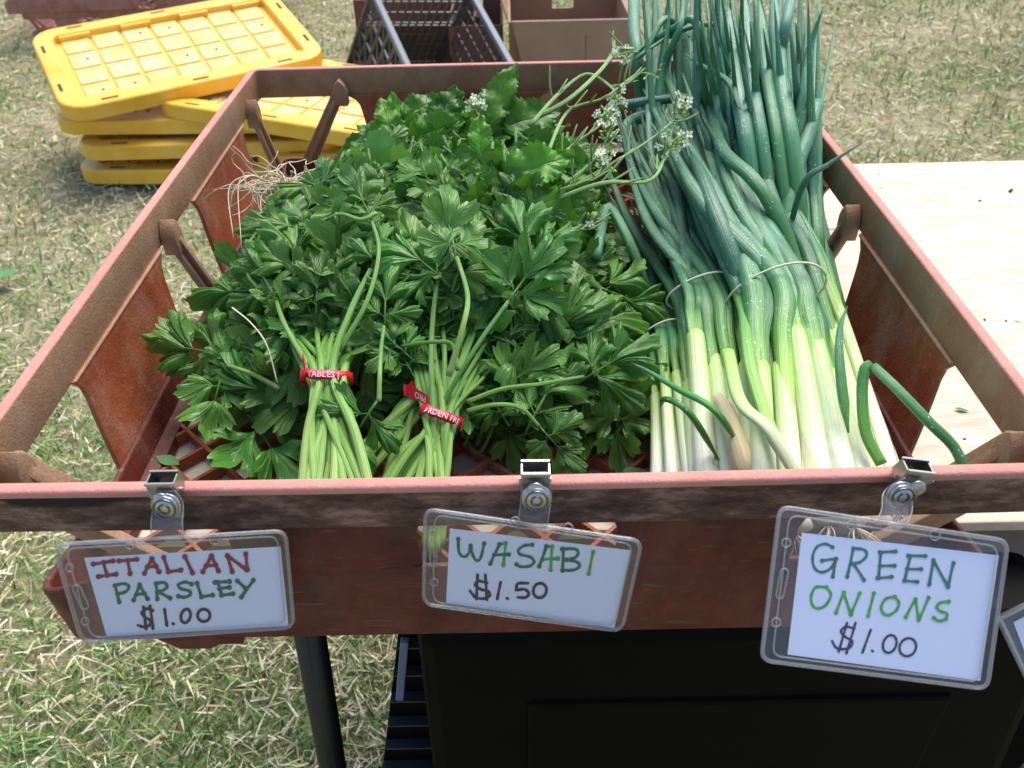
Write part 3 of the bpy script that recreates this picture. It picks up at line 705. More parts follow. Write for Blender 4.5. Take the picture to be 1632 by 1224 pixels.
# ------------------------------------------------------------------ leaf meshes
def leaflet(b, org, ang, R, r_, curl, seed, tooth=1.0):
    """one toothed, lobed parsley leaflet as a fan with creases along the lobes"""
    rr = random.Random(seed); TH = 50; lobes = (-33 + rr.uniform(-3, 3), rr.uniform(-3, 3), 33 + rr.uniform(-3, 3)); ln = (rr.uniform(.66, .88), 1.0, rr.uniform(.66, .88))
    rays = 60; rings = (0.0, .22, .45, .66, .84, 1.0); vs = []; uvs = []; fs = []; ph = rr.uniform(0, 9); crease = rr.uniform(.0, .03); roll_ = rr.uniform(-.6, .6); vf = rr.choice((-.2, 0, .1, .25, .55)); pit = rr.uniform(-.35, .25); off_ = V((rr.uniform(0, 50), 0, 0))
    sin_ = [(lobes[0] + lobes[1]) / 2, (lobes[1] + lobes[2]) / 2]
    for k in range(rays + 1):
        th = -TH + 2 * TH * k / rays
        i = min(range(3), key=lambda j: abs(th - lobes[j])); dl = abs(th - lobes[i]) / 19
        rad = ln[i] * (1 - .26 * min(dl, 1.3) ** 2)
        for s_, dp in ((sin_[0], r_[0]), (sin_[1], r_[1])): rad *= 1 - dp * math.exp(-abs((th - s_) / 3.2) ** 1.4)
        # teeth: two sizes of sawtooth, pointing outward
        tt = ((th - lobes[i]) / 11.0 + .5) % 1.0; rad += .125 * tooth * (1 - abs(2 * tt - 1)) ** .8 - .066 * tooth
        rad += .02 * math.sin(th * .9 + ph)
        if abs(th) > 42: rad *= 1 - (abs(th) - 42) / 8 * .35
        for q in rings:
            r0 = R * rad * q; a = math.radians(th); w_ = .62 + .62 * q           # narrow, wedge-like foot
            x = r0 * math.sin(a * w_); y = r0 * math.cos(a * w_)
            z = crease * R * q * (min(dl, 1.2) ** 2 - .5) + R * .05 * math.sin(th * .11 + ph * 2) * q * q + R * .07 * math.sin(q * 5 + ph + th * .06) * q - curl * R * q * q * .5 + roll_ * x * x / R * 1.4 + vf * abs(x) * .55 + pit * y + R * .24 * mnoise.noise(V((x, y, 0)) * 62 + off_)
            ca, sa = math.cos(ang), math.sin(ang)
            vs.append((org[0] + x * ca + y * sa, org[1] - x * sa + y * ca, org[2] + z)); uvs.append(((th - lobes[1] + 55.5) / 33, q * rad))
    n = len(rings)
    for k in range(rays):
        for j in range(n - 1): a = k * n + j; fs.append((a, a + 1, a + n + 1, a + n))
    b.add(vs, fs, uvs)
def parsley_mesh(seed, tooth=1.0, dp=1.0, mat=None):
    rr = random.Random(seed); b = MB(); curl = rr.uniform(-.2, 1.1)
    s = .001
    L = .041 * rr.uniform(.9, 1.12)
    leaflet(b, (0, .017, 0), rr.uniform(-.12, .12), L, (rr.uniform(.3, .58) * dp, rr.uniform(.3, .58) * dp), curl, seed * 3, tooth)
    leaflet(b, (.004, .005, .0005), 1.22 + rr.uniform(-.15, .2), L * rr.uniform(.62, .95), (rr.uniform(.2, .5) * dp, rr.uniform(.2, .5) * dp), curl * .8 + .1, seed * 3 + 1, tooth)
    leaflet(b, (-.004, .005, .0005), -1.22 + rr.uniform(-.2, .15), L * rr.uniform(.62, .95), (rr.uniform(.2, .5) * dp, rr.uniform(.2, .5) * dp), curl * .8 + .1, seed * 3 + 2, tooth)
    b.tube([V((0, -.012, -.002)), V((0, -.002, 0)), V((0, .019, 0))], [.0011, .0010, .0007], 6); b.tube([V((-.006, .007, .0004)), V((0, .002, 0)), V((.006, .007, .0004))], .0006, 5)
    fold = rr.uniform(-.3, .9); vs = []
    for (x, y, z) in b.v:                        # whole-leaf fold and sideways sag
        z2 = z + fold * abs(x) * .35 - (x * x) * 5 * rr.random() * 0
        vs.append((x, y, z2))
    b.v = vs
    return b.mesh('parsley_leaf', [mat or M_PARS], True)
PLM = [parsley_mesh(100 + i) for i in range(22)]
PLR = [parsley_mesh(300 + i, .55, .55, M_PARS2) for i in range(10)]
PMIX = PLM[:12] + PLR; PTOP = PLM[:5] + PLR
def wasabi_mesh(seed, L=.075, Wd=.024):
    rr = random.Random(seed); b = MB(); n, m = 34, 8; vs = []; uvs = []; fs = []; ph = rr.uniform(0, 6); curl = rr.uniform(-.1, .9); fold = rr.uniform(.1, .9); tw = rr.uniform(-.6, .6)
    for i in range(n + 1):
        t = i / n; wd = Wd * (math.sin(math.pi * min(1, t ** .72 * .97 + .03)) ** .75) * (1 if t > .12 else .55 + .45 * t / .12)
        wd *= 1 + .11 * (1 - 2 * ((t * 11 + .0) % 1.0)) * (t > .1)
        for k in range(-m, m + 1):
            u = k / m; ua = abs(u); x = wd * u
            z = fold * ua * wd * .8 + .0062 * ua ** 1.4 * math.sin(t * 15 + ph + (2 if u > 0 else 0)) + .004 * mnoise.noise(V((x * 55, L * t * 55, seed))) - curl * L * t * t * .5 + .0016 * math.cos(8 * 2 * math.pi * (t - ua * .22) * 1.0) * ua
            z += tw * x * t; vs.append((x, L * t * (1 - .04 * ua), z)); uvs.append((u, t))
    W = 2 * m + 1
    for i in range(n):
        for k in range(2 * m): a = i * W + k; fs.append((a, a + 1, a + W + 1, a + W))
    b.add(vs, fs, uvs); b.tube([V((0, -.016, -.001)), V((0, 0, -.0003)), V((0, L * .5, -.0006 - curl * L * .125))], [.0014, .0012, .0005], 6)
    return b.mesh('wasabi_leaf', [M_WAS], True)
WLM = [wasabi_mesh(50 + i, .072 + .012 * (i % 3), .021 + .004 * (i % 2)) for i in range(9)]

def place_leaf(name, me, parent, pos, axis, nrm, scale, lat=0):
    nrm = nrm.normalized(); axis = (axis - nrm * axis.dot(nrm))
    if axis.length < 1e-4: axis = V((1, 0, 0)).cross(nrm)
    axis.normalize(); xs = axis.cross(nrm).normalized()
    R = Matrix((xs, axis, nrm)).transposed()
    o = bpy.data.objects.new(name, me); COL.objects.link(o); o.parent = parent
    o.matrix_parent_inverse = Matrix.Translation(root_loc(parent)).inverted()
    o.matrix_world = Matrix.Translation(pos) @ R.to_4x4() @ Matrix.Diagonal((scale, scale, scale, 1))
    o.location = pos; o.rotation_euler = R.to_euler(); o.scale = (scale,) * 3
    return o
def inpoly(x, y, poly):
    c = False; j = len(poly) - 1
    for i in range(len(poly)):
        a, b_ = poly[i], poly[j]
        if (a[1] > y) != (b_[1] > y) and x < (b_[0] - a[0]) * (y - a[1]) / (b_[1] - a[1]) + a[0]: c = not c
        j = i
    return c
def scatter(poly, n, mind):
    xs = [p[0] for p in poly]; ys = [p[1] for p in poly]; out = []; tries = 0
    while len(out) < n and tries < n * 60:
        tries += 1; x, y = U(min(xs), max(xs)), U(min(ys), max(ys))
        if inpoly(x, y, poly) and all(math.hypot(x - a, (y - b_) * 1.25) > mind * (.55 + .45 * y / 700) for a, b_ in out): out.append((x, y))
    return out
TOCAM = lambda p: (CAM - p).normalized()
def foliage(root, name, meshes, poly, n, mind, src, off, tilt=.45, scale=(.9, 1.25), camw=.5, petiole=None, stem_r=.0013):
    for (px, py) in scatter(poly, n, mind):
        o_ = off[0] + (off[1] - off[0]) * random.random(); p = on_heap(px, py, o_)
        n0 = HN(p.x, p.y) * .7 + TOCAM(p) * camw + V((U(-1, 1), U(-1, 1), U(-.4, .6))) * tilt
        ax = (p - src); ax.z = U(-.03, .03); ax.normalize(); ax = ax + V((U(-1, 1), U(-1, 1), 0)) * .75
        n0.normalize(); a2 = (ax - n0 * ax.dot(n0)).normalized(); s = min(U(*scale), 1.12 if name[0] == 'p' else 9)
        place_leaf(name, random.choice(meshes), root, p - a2 * .02 * s, ax, n0, s)
        if petiole and random.random() < petiole:
            q = p - a2 * .03 * s - n0 * .003; d = q - src
            m1 = src + d * .4 + V((U(-.012, .012), U(-.01, .01), -.006)); m2 = q - a2 * .018 - n0 * .006
            for k in (m1, m2): k.z = min(k.z, H(k.x, k.y) - .004); k.z = max(k.z, -.115)
            b = MB(); b.tube(spline([src + V((U(-.006, .006), U(-.006, .006), 0)), m1, m2, q], 14), [stem_r * 1.25 - stem_r * .5 * i / 13 for i in range(14)], 6, v0=.3, v1=1); b.obj('stem', [M_STEM if name == 'parsley_leaf' else M_WSTEM], root, True)

# ------------------------------------------------------------------ printed red twist bands
def text_on_band(root, txt, C, Uv, Vv, A, ra, rb, size, phi0, mat):
    cu = bpy.data.curves.new('txt', 'FONT'); cu.body = txt; cu.size = size; cu.resolution_u = 2; cu.offset = .00006
    to = bpy.data.objects.new('txt', cu); COL.objects.link(to); dg = bpy.context.evaluated_depsgraph_get(); me = bpy.data.meshes.new_from_object(to.evaluated_get(dg))
    bpy.data.objects.remove(to); me.name = 'band_print'
    for v in me.vertices:
        x, y = v.co.x, v.co.y; ph = phi0 - x / ra
        v.co = C + Uv * ((ra + .0003) * math.cos(ph)) + Vv * ((rb + .0003) * math.sin(ph)) + A * (y - size * .35)
    me.materials.clear(); me.materials.append(mat); return link('band_print', me, root)
def band(root, C, A, ra, rb, h=.0062, txt=None, phi0=2.6, size=.0052, tail=None):
    A = A.normalized(); Vv = TOCAM(C); Vv = (Vv - A * Vv.dot(A)).normalized(); Uv = A.cross(Vv).normalized()
    if Uv.x < 0: Uv = -Uv
    b = MB(); n = 44; vs = []
    for i in range(n):
        a = 2 * math.pi * i / n; wob = .0006 * math.sin(3 * a) + .0003 * math.sin(11 * a)
        for q, r_ in ((-h / 2 * (1 + .12 * math.sin(7 * a)), .0004 * math.sin(9 * a)), (h / 2 * (1 + .1 * math.sin(5 * a + 1)), .0003 * math.sin(8 * a + 2))): vs.append(C + Uv * (ra + r_) * math.cos(a) + Vv * (rb + r_) * math.sin(a) + A * (q + wob))
    b.add(vs, [(2 * i, 2 * i + 1, 2 * ((i + 1) % n) + 1, 2 * ((i + 1) % n)) for i in range(n)])
    if tail:
        pts = spline([C + Uv * (ra * math.cos(tail[0])) + Vv * (rb * math.sin(tail[0]) + .0005)] + tail[1], 10)
        side = A * (h * .42)
        for i in range(9): b.add([pts[i] - side, pts[i] + side, pts[i + 1] + side, pts[i + 1] - side], [(0, 1, 2, 3)])
    o = b.obj('twist_band', [M_RED], root, True); q = o.modifiers.new('solid', 'SOLIDIFY'); q.thickness = .0004
    if txt: t_ = text_on_band(root, txt, C, Uv, Vv, A, ra, rb, size, phi0, M_REDTXT)
    return Uv, Vv

def bundle(root, bases, Bc, spread, tops, r=(.0017, .0026), n_base=None, mat=None, flare=None):
    """stems gathered at Bc: each runs from a base through the tie and on to a leaf foot"""
    for i, (bp, tp) in enumerate(zip(bases, tops)):
        a = U(0, 2 * math.pi); q = math.sqrt(random.random()); k = Bc + spread[0] * (math.cos(a) * q) + spread[1] * (math.sin(a) * q)
        m = bp.lerp(k, .5) + V((U(-.003, .003), U(-.003, .003), U(.0, .004))); rr = U(*r)
        m2 = k.lerp(tp, .5) + V((U(-.006, .006), U(-.004, .004), U(.0, .008)))
        pts = spline([bp, m, k, m2, tp], 26); b = MB()
        b.tube(pts, [rr * (1.25 - .65 * j / 25) for j in range(26)], 8); b.obj('stem', [mat or M_STEM], root, True)
        if i < 9: d = (pts[-1] - pts[-4]).normalized(); place_leaf('parsley_leaf', random.choice(PLM), root, tp + d * .006, d, TOCAM(tp) * .8 + V((U(-.4, .4), U(-.4, .4), .4)), U(.6, .95))

G_P = 'bunches of Italian parsley in the tray'
HEAPY = [(300, 560), (350, 410), (450, 330), (480, 260), (610, 215), (700, 180), (900, 190), (930, 330), (1000, 470), (1040, 560), (1030, 690), (930, 720), (760, 700), (600, 640), (480, 700), (350, 700), (300, 640)]

# 1: front left bunch with its tied stems towards the viewer
C1 = P(521, 603, -.040)
pb1 = empty('parsley_bunch', C1 - V((0, 0, .03)), 'Italian parsley bunch tied with a red TABLES band at the left front', 'parsley', G_P)
def base_pts(xs, py0, z0): return [P(x, py0 + U(-6, 14), z0 + U(-.012, .012)) for x in xs]
up = V((0, 0, 1))
bases = base_pts([U(476, 598) for _ in range(30)], 800, -.075)
for k, p_ in enumerate(bases): p_.z = max(p_.z, -.108)
tops = [on_heap(U(420, 610), U(465, 545), -.018) for _ in range(30)]
tops[:2] = [P(440, 480, -.02), P(590, 430, -.004)]
bundle(pb1, bases, C1, (V((.0135, 0, 0)), V((0, -.004, .0085))), tops, (.0018, .0029))
band(pb1, C1 + V((0, -.001, .001)), V((.02, .75, .6)), .0168, .0115, .0066, 'TABLES |', 2.36, .0056, (2.7, [P(487, 592, -.028), P(482, 566, -.022)]))
foliage(pb1, 'parsley_leaf', PMIX, [(400, 420), (640, 380), (640, 520), (575, 560), (600, 640), (560, 560), (470, 570), (450, 650), (400, 640), (350, 600), (360, 560), (390, 470)], 84, 23, C1 + V((0, .03, 0)), (-.020, .012), .6, (0.53, 1.11), .5, .5)
foliage(pb1, 'parsley_leaf', PLM, [(400, 400), (660, 380), (660, 640), (470, 660), (380, 630), (350, 590), (380, 500)], 63, 25, C1 + V((0, .03, -.03)), (-.065, -.032), .55, (0.72, 1.07), .5)

# 2: middle bunch
C2 = P(703, 666, -.058)
pb2 = empty('parsley_bunch', C2 - V((0, 0, .03)), 'Italian parsley bunch with a red ARDEN FRE band, stems slanting down left', 'parsley', G_P)
bases = [P(U(600, 720), U(785, 815), U(-.095, -.075)) for _ in range(22)] + [P(U(668, 708), U(868, 888), U(-.105, -.098)) for _ in range(8)]
tops = [on_heap(U(660, 820), U(470, 575), -.018) for _ in range(30)]
tops[:2] = [P(700, 420, -.006), P(810, 480, -.012)]
bundle(pb2, bases, C2, (V((.0115, .003, 0)), V((0, -.004, .007))), tops, (.0016, .0026))
band(pb2, C2 + V((0, -.001, .001)), V((.32, .75, .5)), .0142, .0098, .0062, 'ARDEN FRE', 2.5, .0052)
foliage(pb2, 'parsley_leaf', PLM, [(640, 380), (900, 380), (960, 440), (980, 560), (900, 640), (740, 560), (720, 480), (630, 540), (600, 480)], 81, 28, C2 + V((0, .03, 0)), (-.020, .012), .6, (0.76, 1.66), .5, .55)
foliage(pb2, 'parsley_leaf', PLM, [(600, 380), (960, 380), (1000, 560), (900, 650), (700, 640), (600, 600)], 63, 27, C2 + V((0, .04, -.03)), (-.065, -.032), .55, (0.79, 1.16), .5)

# 3: bunch lying under and right of the middle one
C3 = P(670, 634, -.066)
pb3 = empty('parsley_bunch', C3 - V((0, 0, .02)), 'Italian parsley bunch with a twisted red PRO band, spreading right to the onions', 'parsley', G_P)
bases = [P(U(500, 640), U(782, 800), U(-.10, -.09)) for _ in range(13)]
bundle(pb3, bases, C3, (V((.011, 0, 0)), V((0, -.003, .005))), [on_heap(U(740, 960), U(560, 680), -.006) for _ in range(13)], (.0016, .0024))
Uv, Vv = band(pb3, C3 + V((0, -.001, .002)), V((.7, .6, .35)), .0115, .0088, .006, None)
# loose tail of the band
b = MB(); e1, e2 = P(648, 622, -.048), P(683, 640, -.046); sd_ = (ray(664, 620) - ray(664, 632)).normalized() * .0036
pts = spline([e1 + V((-.002, 0, 0)), e1, e1.lerp(e2, .5) + V((0, 0, .001)), e2], 8)
for i in range(7): b.add([pts[i] - sd_, pts[i] + sd_, pts[i + 1] + sd_, pts[i + 1] - sd_], [(0, 1, 2, 3)])
b.obj('band_tail', [M_RED], pb3, True)
cu = bpy.data.curves.new('t', 'FONT'); cu.body = 'PRO'; cu.size = .0056; to = bpy.data.objects.new('t', cu); COL.objects.link(to)
me = bpy.data.meshes.new_from_object(to.evaluated_get(bpy.context.evaluated_depsgraph_get())); bpy.data.objects.remove(to); me.name = 'tail_print'
xd = (e1 - e2).normalized(); yd = -sd_.normalized(); nn = TOCAM(e1)
for v in me.vertices: v.co = e2.lerp(e1, .12) + xd * v.co.x + yd * (v.co.y - .002) + nn * .0009
me.materials.clear(); me.materials.append(M_REDTXT); link('tail_print', me, pb3)
foliage(pb3, 'parsley_leaf', PLM, [(740, 600), (900, 560), (1000, 540), (1000, 640), (960, 650), (900, 630), (780, 640), (740, 640)], 48, 27, C3 + V((.02, .02, 0)), (-.020, .012), .6, (0.71, 1.52), .45, .5)
foliage(pb3, 'parsley_leaf', PLM, [(600, 560), (1000, 560), (985, 610), (760, 620), (640, 620)], 48, 27, C3 + V((0, .04, -.03)), (-.065, -.032), .55, (0.72, 1.16), .5)

# 4, 5: bunches behind
C4 = on_heap(520, 300, -.03)
pb4 = empty('parsley_bunch', C4 - V((0, 0, .02)), 'Italian parsley bunch at the back left with a tuft of pale roots', 'parsley', G_P)
foliage(pb4, 'parsley_leaf', PTOP, [(420, 420), (450, 370), (520, 300), (640, 245), (690, 300), (660, 400), (520, 410)], 91, 19, C4 + V((-.05, -.02, 0)), (-.020, .012), .6, (0.56, 1.14), .55, .35)
foliage(pb4, 'parsley_leaf', PLM, [(420, 430), (450, 370), (520, 300), (640, 245), (700, 320), (660, 420)], 46, 23, C4, (-.065, -.032), .55, (0.79, 1.25), .5)
b = MB(); rc = P(432, 292, -.018)
for k in range(95):
    a = U(0, 6.3); L_ = U(.02, .055); d = V((math.cos(a) * .8 - .25, math.sin(a) * .5, U(-.2, .5))); p0 = rc + V((U(-.012, .022), U(-.006, .012), U(-.008, .004)))
    pts = [p0]
    for j in range(5): d = d + V((U(-.9, .9), U(-.9, .9), U(-.8, .5))); pts.append(pts[-1] + d.normalized() * L_ / 5)
    b.tube(spline(pts, 14), [.0007 - .00003 * j for j in range(14)], 4)
for tgt in ((365, 300, 372, 380), (372, 305, 366, 350), (380, 296, 385, 395)):
    pts = [rc + V((-.002, 0, 0)), P(400, 280, -.005), P(tgt[0], tgt[1], -.01), P(tgt[2], tgt[3], -.03)]
    b.tube(spline(pts, 16), [.0009 - .00004 * j for j in range(16)], 5)
b.obj('root_tuft', [M_ROOT], pb4, True)
C5 = on_heap(800, 340, -.03)
pb5 = empty('parsley_bunch', C5 - V((0, 0, .02)), 'dark parsley bunch in the middle of the heap just below the wasabi leaves', 'parsley', G_P)
foliage(pb5, 'parsley_leaf', PMIX, [(650, 300), (800, 310), (930, 330), (960, 420), (900, 440), (700, 420), (640, 360)], 76, 23, C5 + V((0, -.06, 0)), (-.020, .012), .6, (0.55, 0.95), .5, .4)
foliage(pb5, 'parsley_leaf', PLM, [(650, 290), (930, 310), (1000, 470), (900, 470), (700, 440), (640, 360)], 52, 25, C5, (-.065, -.032), .55, (0.79, 1.25), .5)
# hand-placed leaves that read clearly in the photograph: (px, py, z lift, axis px, axis py, size)
for (r_, px, py, lift, ax, ay, s) in ((pb1, 345, 565, .012, 300, 570, 1.15), (pb1, 350, 610, .012, 330, 680, 1.0), (pb1, 410, 680, .012, 450, 720, 1.2), (pb1, 470, 440, .016, 460, 400, 1.2), (pb1, 410, 465, .02, 370, 480, 1.1),
        (pb2, 760, 490, .016, 745, 460, 1.15), (pb2, 850, 420, .016, 830, 380, 1.1), (pb2, 900, 520, .016, 960, 530, 1.3), (pb2, 700, 440, .016, 670, 430, 1.15), (pb3, 850, 665, .02, 900, 640, 1.2), (pb3, 800, 660, .02, 780, 640, .9), (pb3, 985, 660, .02, 965, 720, .8),
        (pb3, 590, 655, .035, 560, 690, 1.0), (pb1, 575, 520, .02, 590, 560, 1.0), (pb2, 960, 460, .012, 1010, 480, 1.2), (pb5, 760, 330, .012, 700, 320, .95), (pb5, 850, 365, .012, 830, 330, 1.0), (pb5, 700, 300, .012, 660, 290, .9)):
    p = on_heap(px, py, lift); q = on_heap(ax, ay, lift); place_leaf('parsley_leaf', random.choice(PLM), r_, p, q - p, TOCAM(p) * .8 + V((0, 0, .4)) + V((U(-.35, .35), U(-.35, .35), 0)), s * .84)
for k in range(84):       # leaves that close over the stems above the two ties
    if k % 2: r_, px, py = pb1, U(425, 630), U(400, 560)
    else: r_, px, py = pb2, U(640, 840), U(400, 590)
    if abs(px - (520 if r_ is pb1 else 725)) < 34 and py > 520: py -= 60
    p = on_heap(px, py, U(.004, .020)); place_leaf('parsley_leaf', random.choice(PMIX), r_, p, V((U(-1, 1), U(.1, 1), 0)), TOCAM(p) * .6 + V((U(-.5, .5), U(-.5, .5), .4)), U(.5, .85))
# long arching leaf stalks over the heap
def stalk(root, pts, r, mat=None):
    b = MB(); q = spline([P(*p) for p in pts], 24); b.tube(q, [r * (1.1 - .35 * j / 23) for j in range(24)], 7, v0=.2, v1=.8); b.obj('stem', [mat or M_STEM], root, True)
    if mat is None:
        d = (q[-1] - q[-3]).normalized(); place_leaf('parsley_leaf', random.choice(PMIX), root, q[-1] + d * .006, d, TOCAM(q[-1]) * .8 + V((U(-.4, .4), U(-.4, .4), .4)), U(.6, .9))
stalk(pb1, [(540, 560, -.03), (585, 480, -.005), (604, 400, .012), (592, 350, .014)], .0017)
stalk(pb1, [(600, 340, .018), (575, 350, .016), (540, 342, .014), (500, 362, .0)], .0016)
stalk(pb2, [(715, 600, -.03), (738, 520, -.005), (745, 470, .004), (728, 410, .015)], .0019)
stalk(pb2, [(730, 590, -.03), (720, 550, -.02), (690, 545, -.015), (640, 552, -.03)], .0015)
stalk(pb3, [(745, 640, -.055), (800, 620, -.045), (860, 612, -.04), (930, 600, -.05)], .0016)
stalk(pb3, [(745, 655, -.06), (790, 645, -.05), (830, 650, -.05), (860, 680, -.06)], .0016)
stalk(pb3, [(604, 640, -.04), (605, 600, -.03), (607, 560, -.025), (612, 520, -.02)], .0015)
stalk(pb1, [(445, 620, -.07), (410, 600, -.06), (370, 585, -.055), (330, 575, -.07)], .0017)
b = MB(); b.tube(spline([P(370, 490, -.02), P(400, 515, -.018), P(425, 550, -.025), P(442, 610, -.045)], 20), [.0005] * 20, 5); b.obj('root_thread', [M_ROOT], pb1, True)

# ------------------------------------------------------------------ wasabi greens
G_W = 'bunches of wasabi greens in the tray'
W1 = on_heap(800, 240, -.03)
wb1 = empty('wasabi_bunch', W1 - V((0, 0, .02)), 'wasabi bunch with broad toothed leaves at the right of the heap top', 'wasabi greens', G_W)
foliage(wb1, 'wasabi_leaf', WLM, [(720, 215), (860, 200), (900, 250), (900, 330), (800, 340), (720, 290)], 56, 20, W1 + V((-.02, -.03, 0)), (-.004, .01), .5, (.65, .95), .5, .4, .0016)
foliage(wb1, 'wasabi_leaf', WLM, [(700, 210), (870, 210), (900, 300), (720, 310)], 30, 24, W1, (-.06, -.02), .4, (.7, 1.0), .5)
W2 = on_heap(640, 230, -.03)
wb2 = empty('wasabi_bunch', W2 - V((0, 0, .02)), 'dark rounded leaves of the wasabi bunch standing against the back wall of the tray', 'wasabi greens', G_W)
foliage(wb2, 'wasabi_leaf', WLM, [(620, 220), (650, 200), (700, 195), (760, 195), (740, 260), (640, 275), (560, 270)], 56, 17, W2 + V((0, -.04, 0)), (-.004, .01), .55, (.5, .8), .6, .4, .0016)
foliage(wb2, 'wasabi_leaf', WLM, [(620, 215), (650, 195), (760, 195), (760, 260), (580, 265)], 26, 22, W2, (-.06, -.02), .4, (.6, .9), .5)
for (r_, px, py, lift, ax, ay, s, me_) in ((wb1, 805, 285, .012, 935, 268, .85, 6), (wb1, 810, 300, .015, 870, 345, .85, 5), (wb1, 766, 245, .03, 766, 200, .45, 0), (wb1, 770, 205, .015, 815, 145, .75, 8), (wb1, 800, 205, .015, 885, 180, .85, 3), (wb2, 640, 190, .012, 690, 160, .6, 1), (wb2, 650, 225, .012, 720, 200, .75, 4), (wb2, 625, 215, .012, 612, 180, .5, 7), (wb1, 700, 195, .01, 720, 160, .6, 6), (wb1, 860, 300, .015, 900, 335, .7, 8)):
    p = on_heap(px, py, lift); q = on_heap(ax, ay, lift); place_leaf('wasabi_leaf', WLM[me_], r_, p, q - p, TOCAM(p) * .9 + V((0, 0, .4)), s)
stalk(wb1, [(850, 190, .02), (905, 160, .035), (955, 115, .05), (985, 80, .06), (1010, 78, .062)], .0021, M_WSTEM)
# flower sprays
def petal_flower(b, c, n, s, mi=0):
    n = n.normalized(); u = n.orthogonal().normalized(); v = n.cross(u); a0 = U(0, 1.5)
    for k in range(4):
        a = a0 + k * math.pi / 2; d = u * math.cos(a) + v * math.sin(a); e = n.cross(d)
        b.add([c, c + d * s * .5 + e * s * .38 + n * s * .25, c + d * s * 1.05 + e * s * .25 + n * s * .35, c + d * s * 1.05 - e * s * .25 + n * s * .35, c + d * s * .5 - e * s * .38 + n * s * .25], [(0, 1, 2, 3, 4)], None, mi)
def bud(b, c, d, s, mi=1):
    d = d.normalized(); b.tube([c, c + d * s * .5, c + d * s, c + d * s * 1.5], [s * .25, s * .42, s * .38, s * .1], 6, mi)
def spray(root, pts, r, nfl, nbud, pods=6, fs=.0027):
    q = spline([P(*p) for p in pts], 26)
    b = MB(); b.tube(q, [r * (1.1 - .6 * j / 25) for j in range(26)], 7, v0=.3, v1=1); b.obj('flower_stalk', [M_WSTEM], root, True)
    b = MB()
    for k in range(pods):
        i = random.randint(5, 21); d = (q[i + 1] - q[i]).normalized() * .6 + V((U(-1, 1), U(-1, 1), U(-.3, 1))); d.normalize(); L_ = U(.012, .024)
        b.tube(spline([q[i], q[i] + d * L_ * .5, q[i] + d * L_ + V((0, 0, .004)) + (q[i + 1] - q[i]).normalized() * .004], 8), [.0007, .0007, .0007, .0008, .0009, .0009, .0008, .0003], 5, v0=.6, v1=1)
    if pods: b.obj('seed_pods', [M_WSTEM], root, True)
    nfl = int(nfl * 1.3); nbud = int(nbud * 1.25); e = q[-1]; T = (q[-1] - q[-3]).normalized(); n = TOCAM(e)
    for grp, cnt in (('flower', nfl), ('bud', nbud)):
        for k in range(cnt):
            d = (T * U(.1, 1.0) + n * U(-.1, .8) + V((U(-1, 1), U(-1, 1), U(-.6, 1)))).normalized(); L_ = U(.006, .013) if grp == 'flower' else U(.003, .009)
            st = q[-1 - random.randint(0, 4)]; c = st + d * L_; b = MB()
            b.tube([st, c], .00045, 4, 2)
            if grp == 'flower':
                bud(b, c - d * .002, d, .0022); petal_flower(b, c, d * .5 + n, fs * U(.85, 1.2))
            else: bud(b, c, d, .0024 * U(.8, 1.25))
            b.obj(grp, [M_FLOWER, M_BUD, M_WSTEM], root)
W3 = P(880, 300, -.01)
wb3 = empty('flowering_stalks', W3, 'wasabi flower stalks with small white blossoms leaning right over the green onions', 'wasabi flowers')
spray(wb3, [(845, 200, .02), (890, 150, .035), (935, 118, .045), (975, 140, .04), (985, 165, .035)], .0018, 9, 16, 4)
spray(wb3, [(870, 250, .02), (905, 178, .03), (965, 155, .04), (1015, 118, .05), (1050, 122, .05)], .0014, 0, 5, 9)
spray(wb3, [(880, 320, .0), (960, 292, .02), (1035, 288, .025), (1060, 250, .03), (1075, 225, .035)], .0017, 9, 14, 8)
spray(wb3, [(900, 305, .0), (985, 255, .02), (1040, 220, .03), (1075, 190, .035), (1088, 172, .04)], .0013, 7, 12, 7)
spray(wb3, [(870, 270, .01), (915, 230, .02), (950, 205, .03), (968, 185, .035)], .0015, 8, 18, 5)
spray(wb3, [(890, 300, .0), (930, 270, .01), (958, 240, .02), (972, 205, .03)], .0014, 6, 16, 5)
spray(wb3, [(870, 310, .0), (915, 295, .01), (950, 280, .015), (962, 258, .02)], .0013, 5, 16, 6)
spray(wb3, [(960, 110, .05), (980, 80, .058), (1000, 76, .06), (990, 92, .058)], .0013, 4, 8, 4)
spray(wb3, [(765, 215, .035), (768, 195, .04), (758, 172, .045)], .0014, 5, 8, 0)
spray(wb3, [(880, 380, -.03), (905, 372, -.025), (925, 366, -.02), (945, 352, -.02)], .0012, 2, 16, 4)

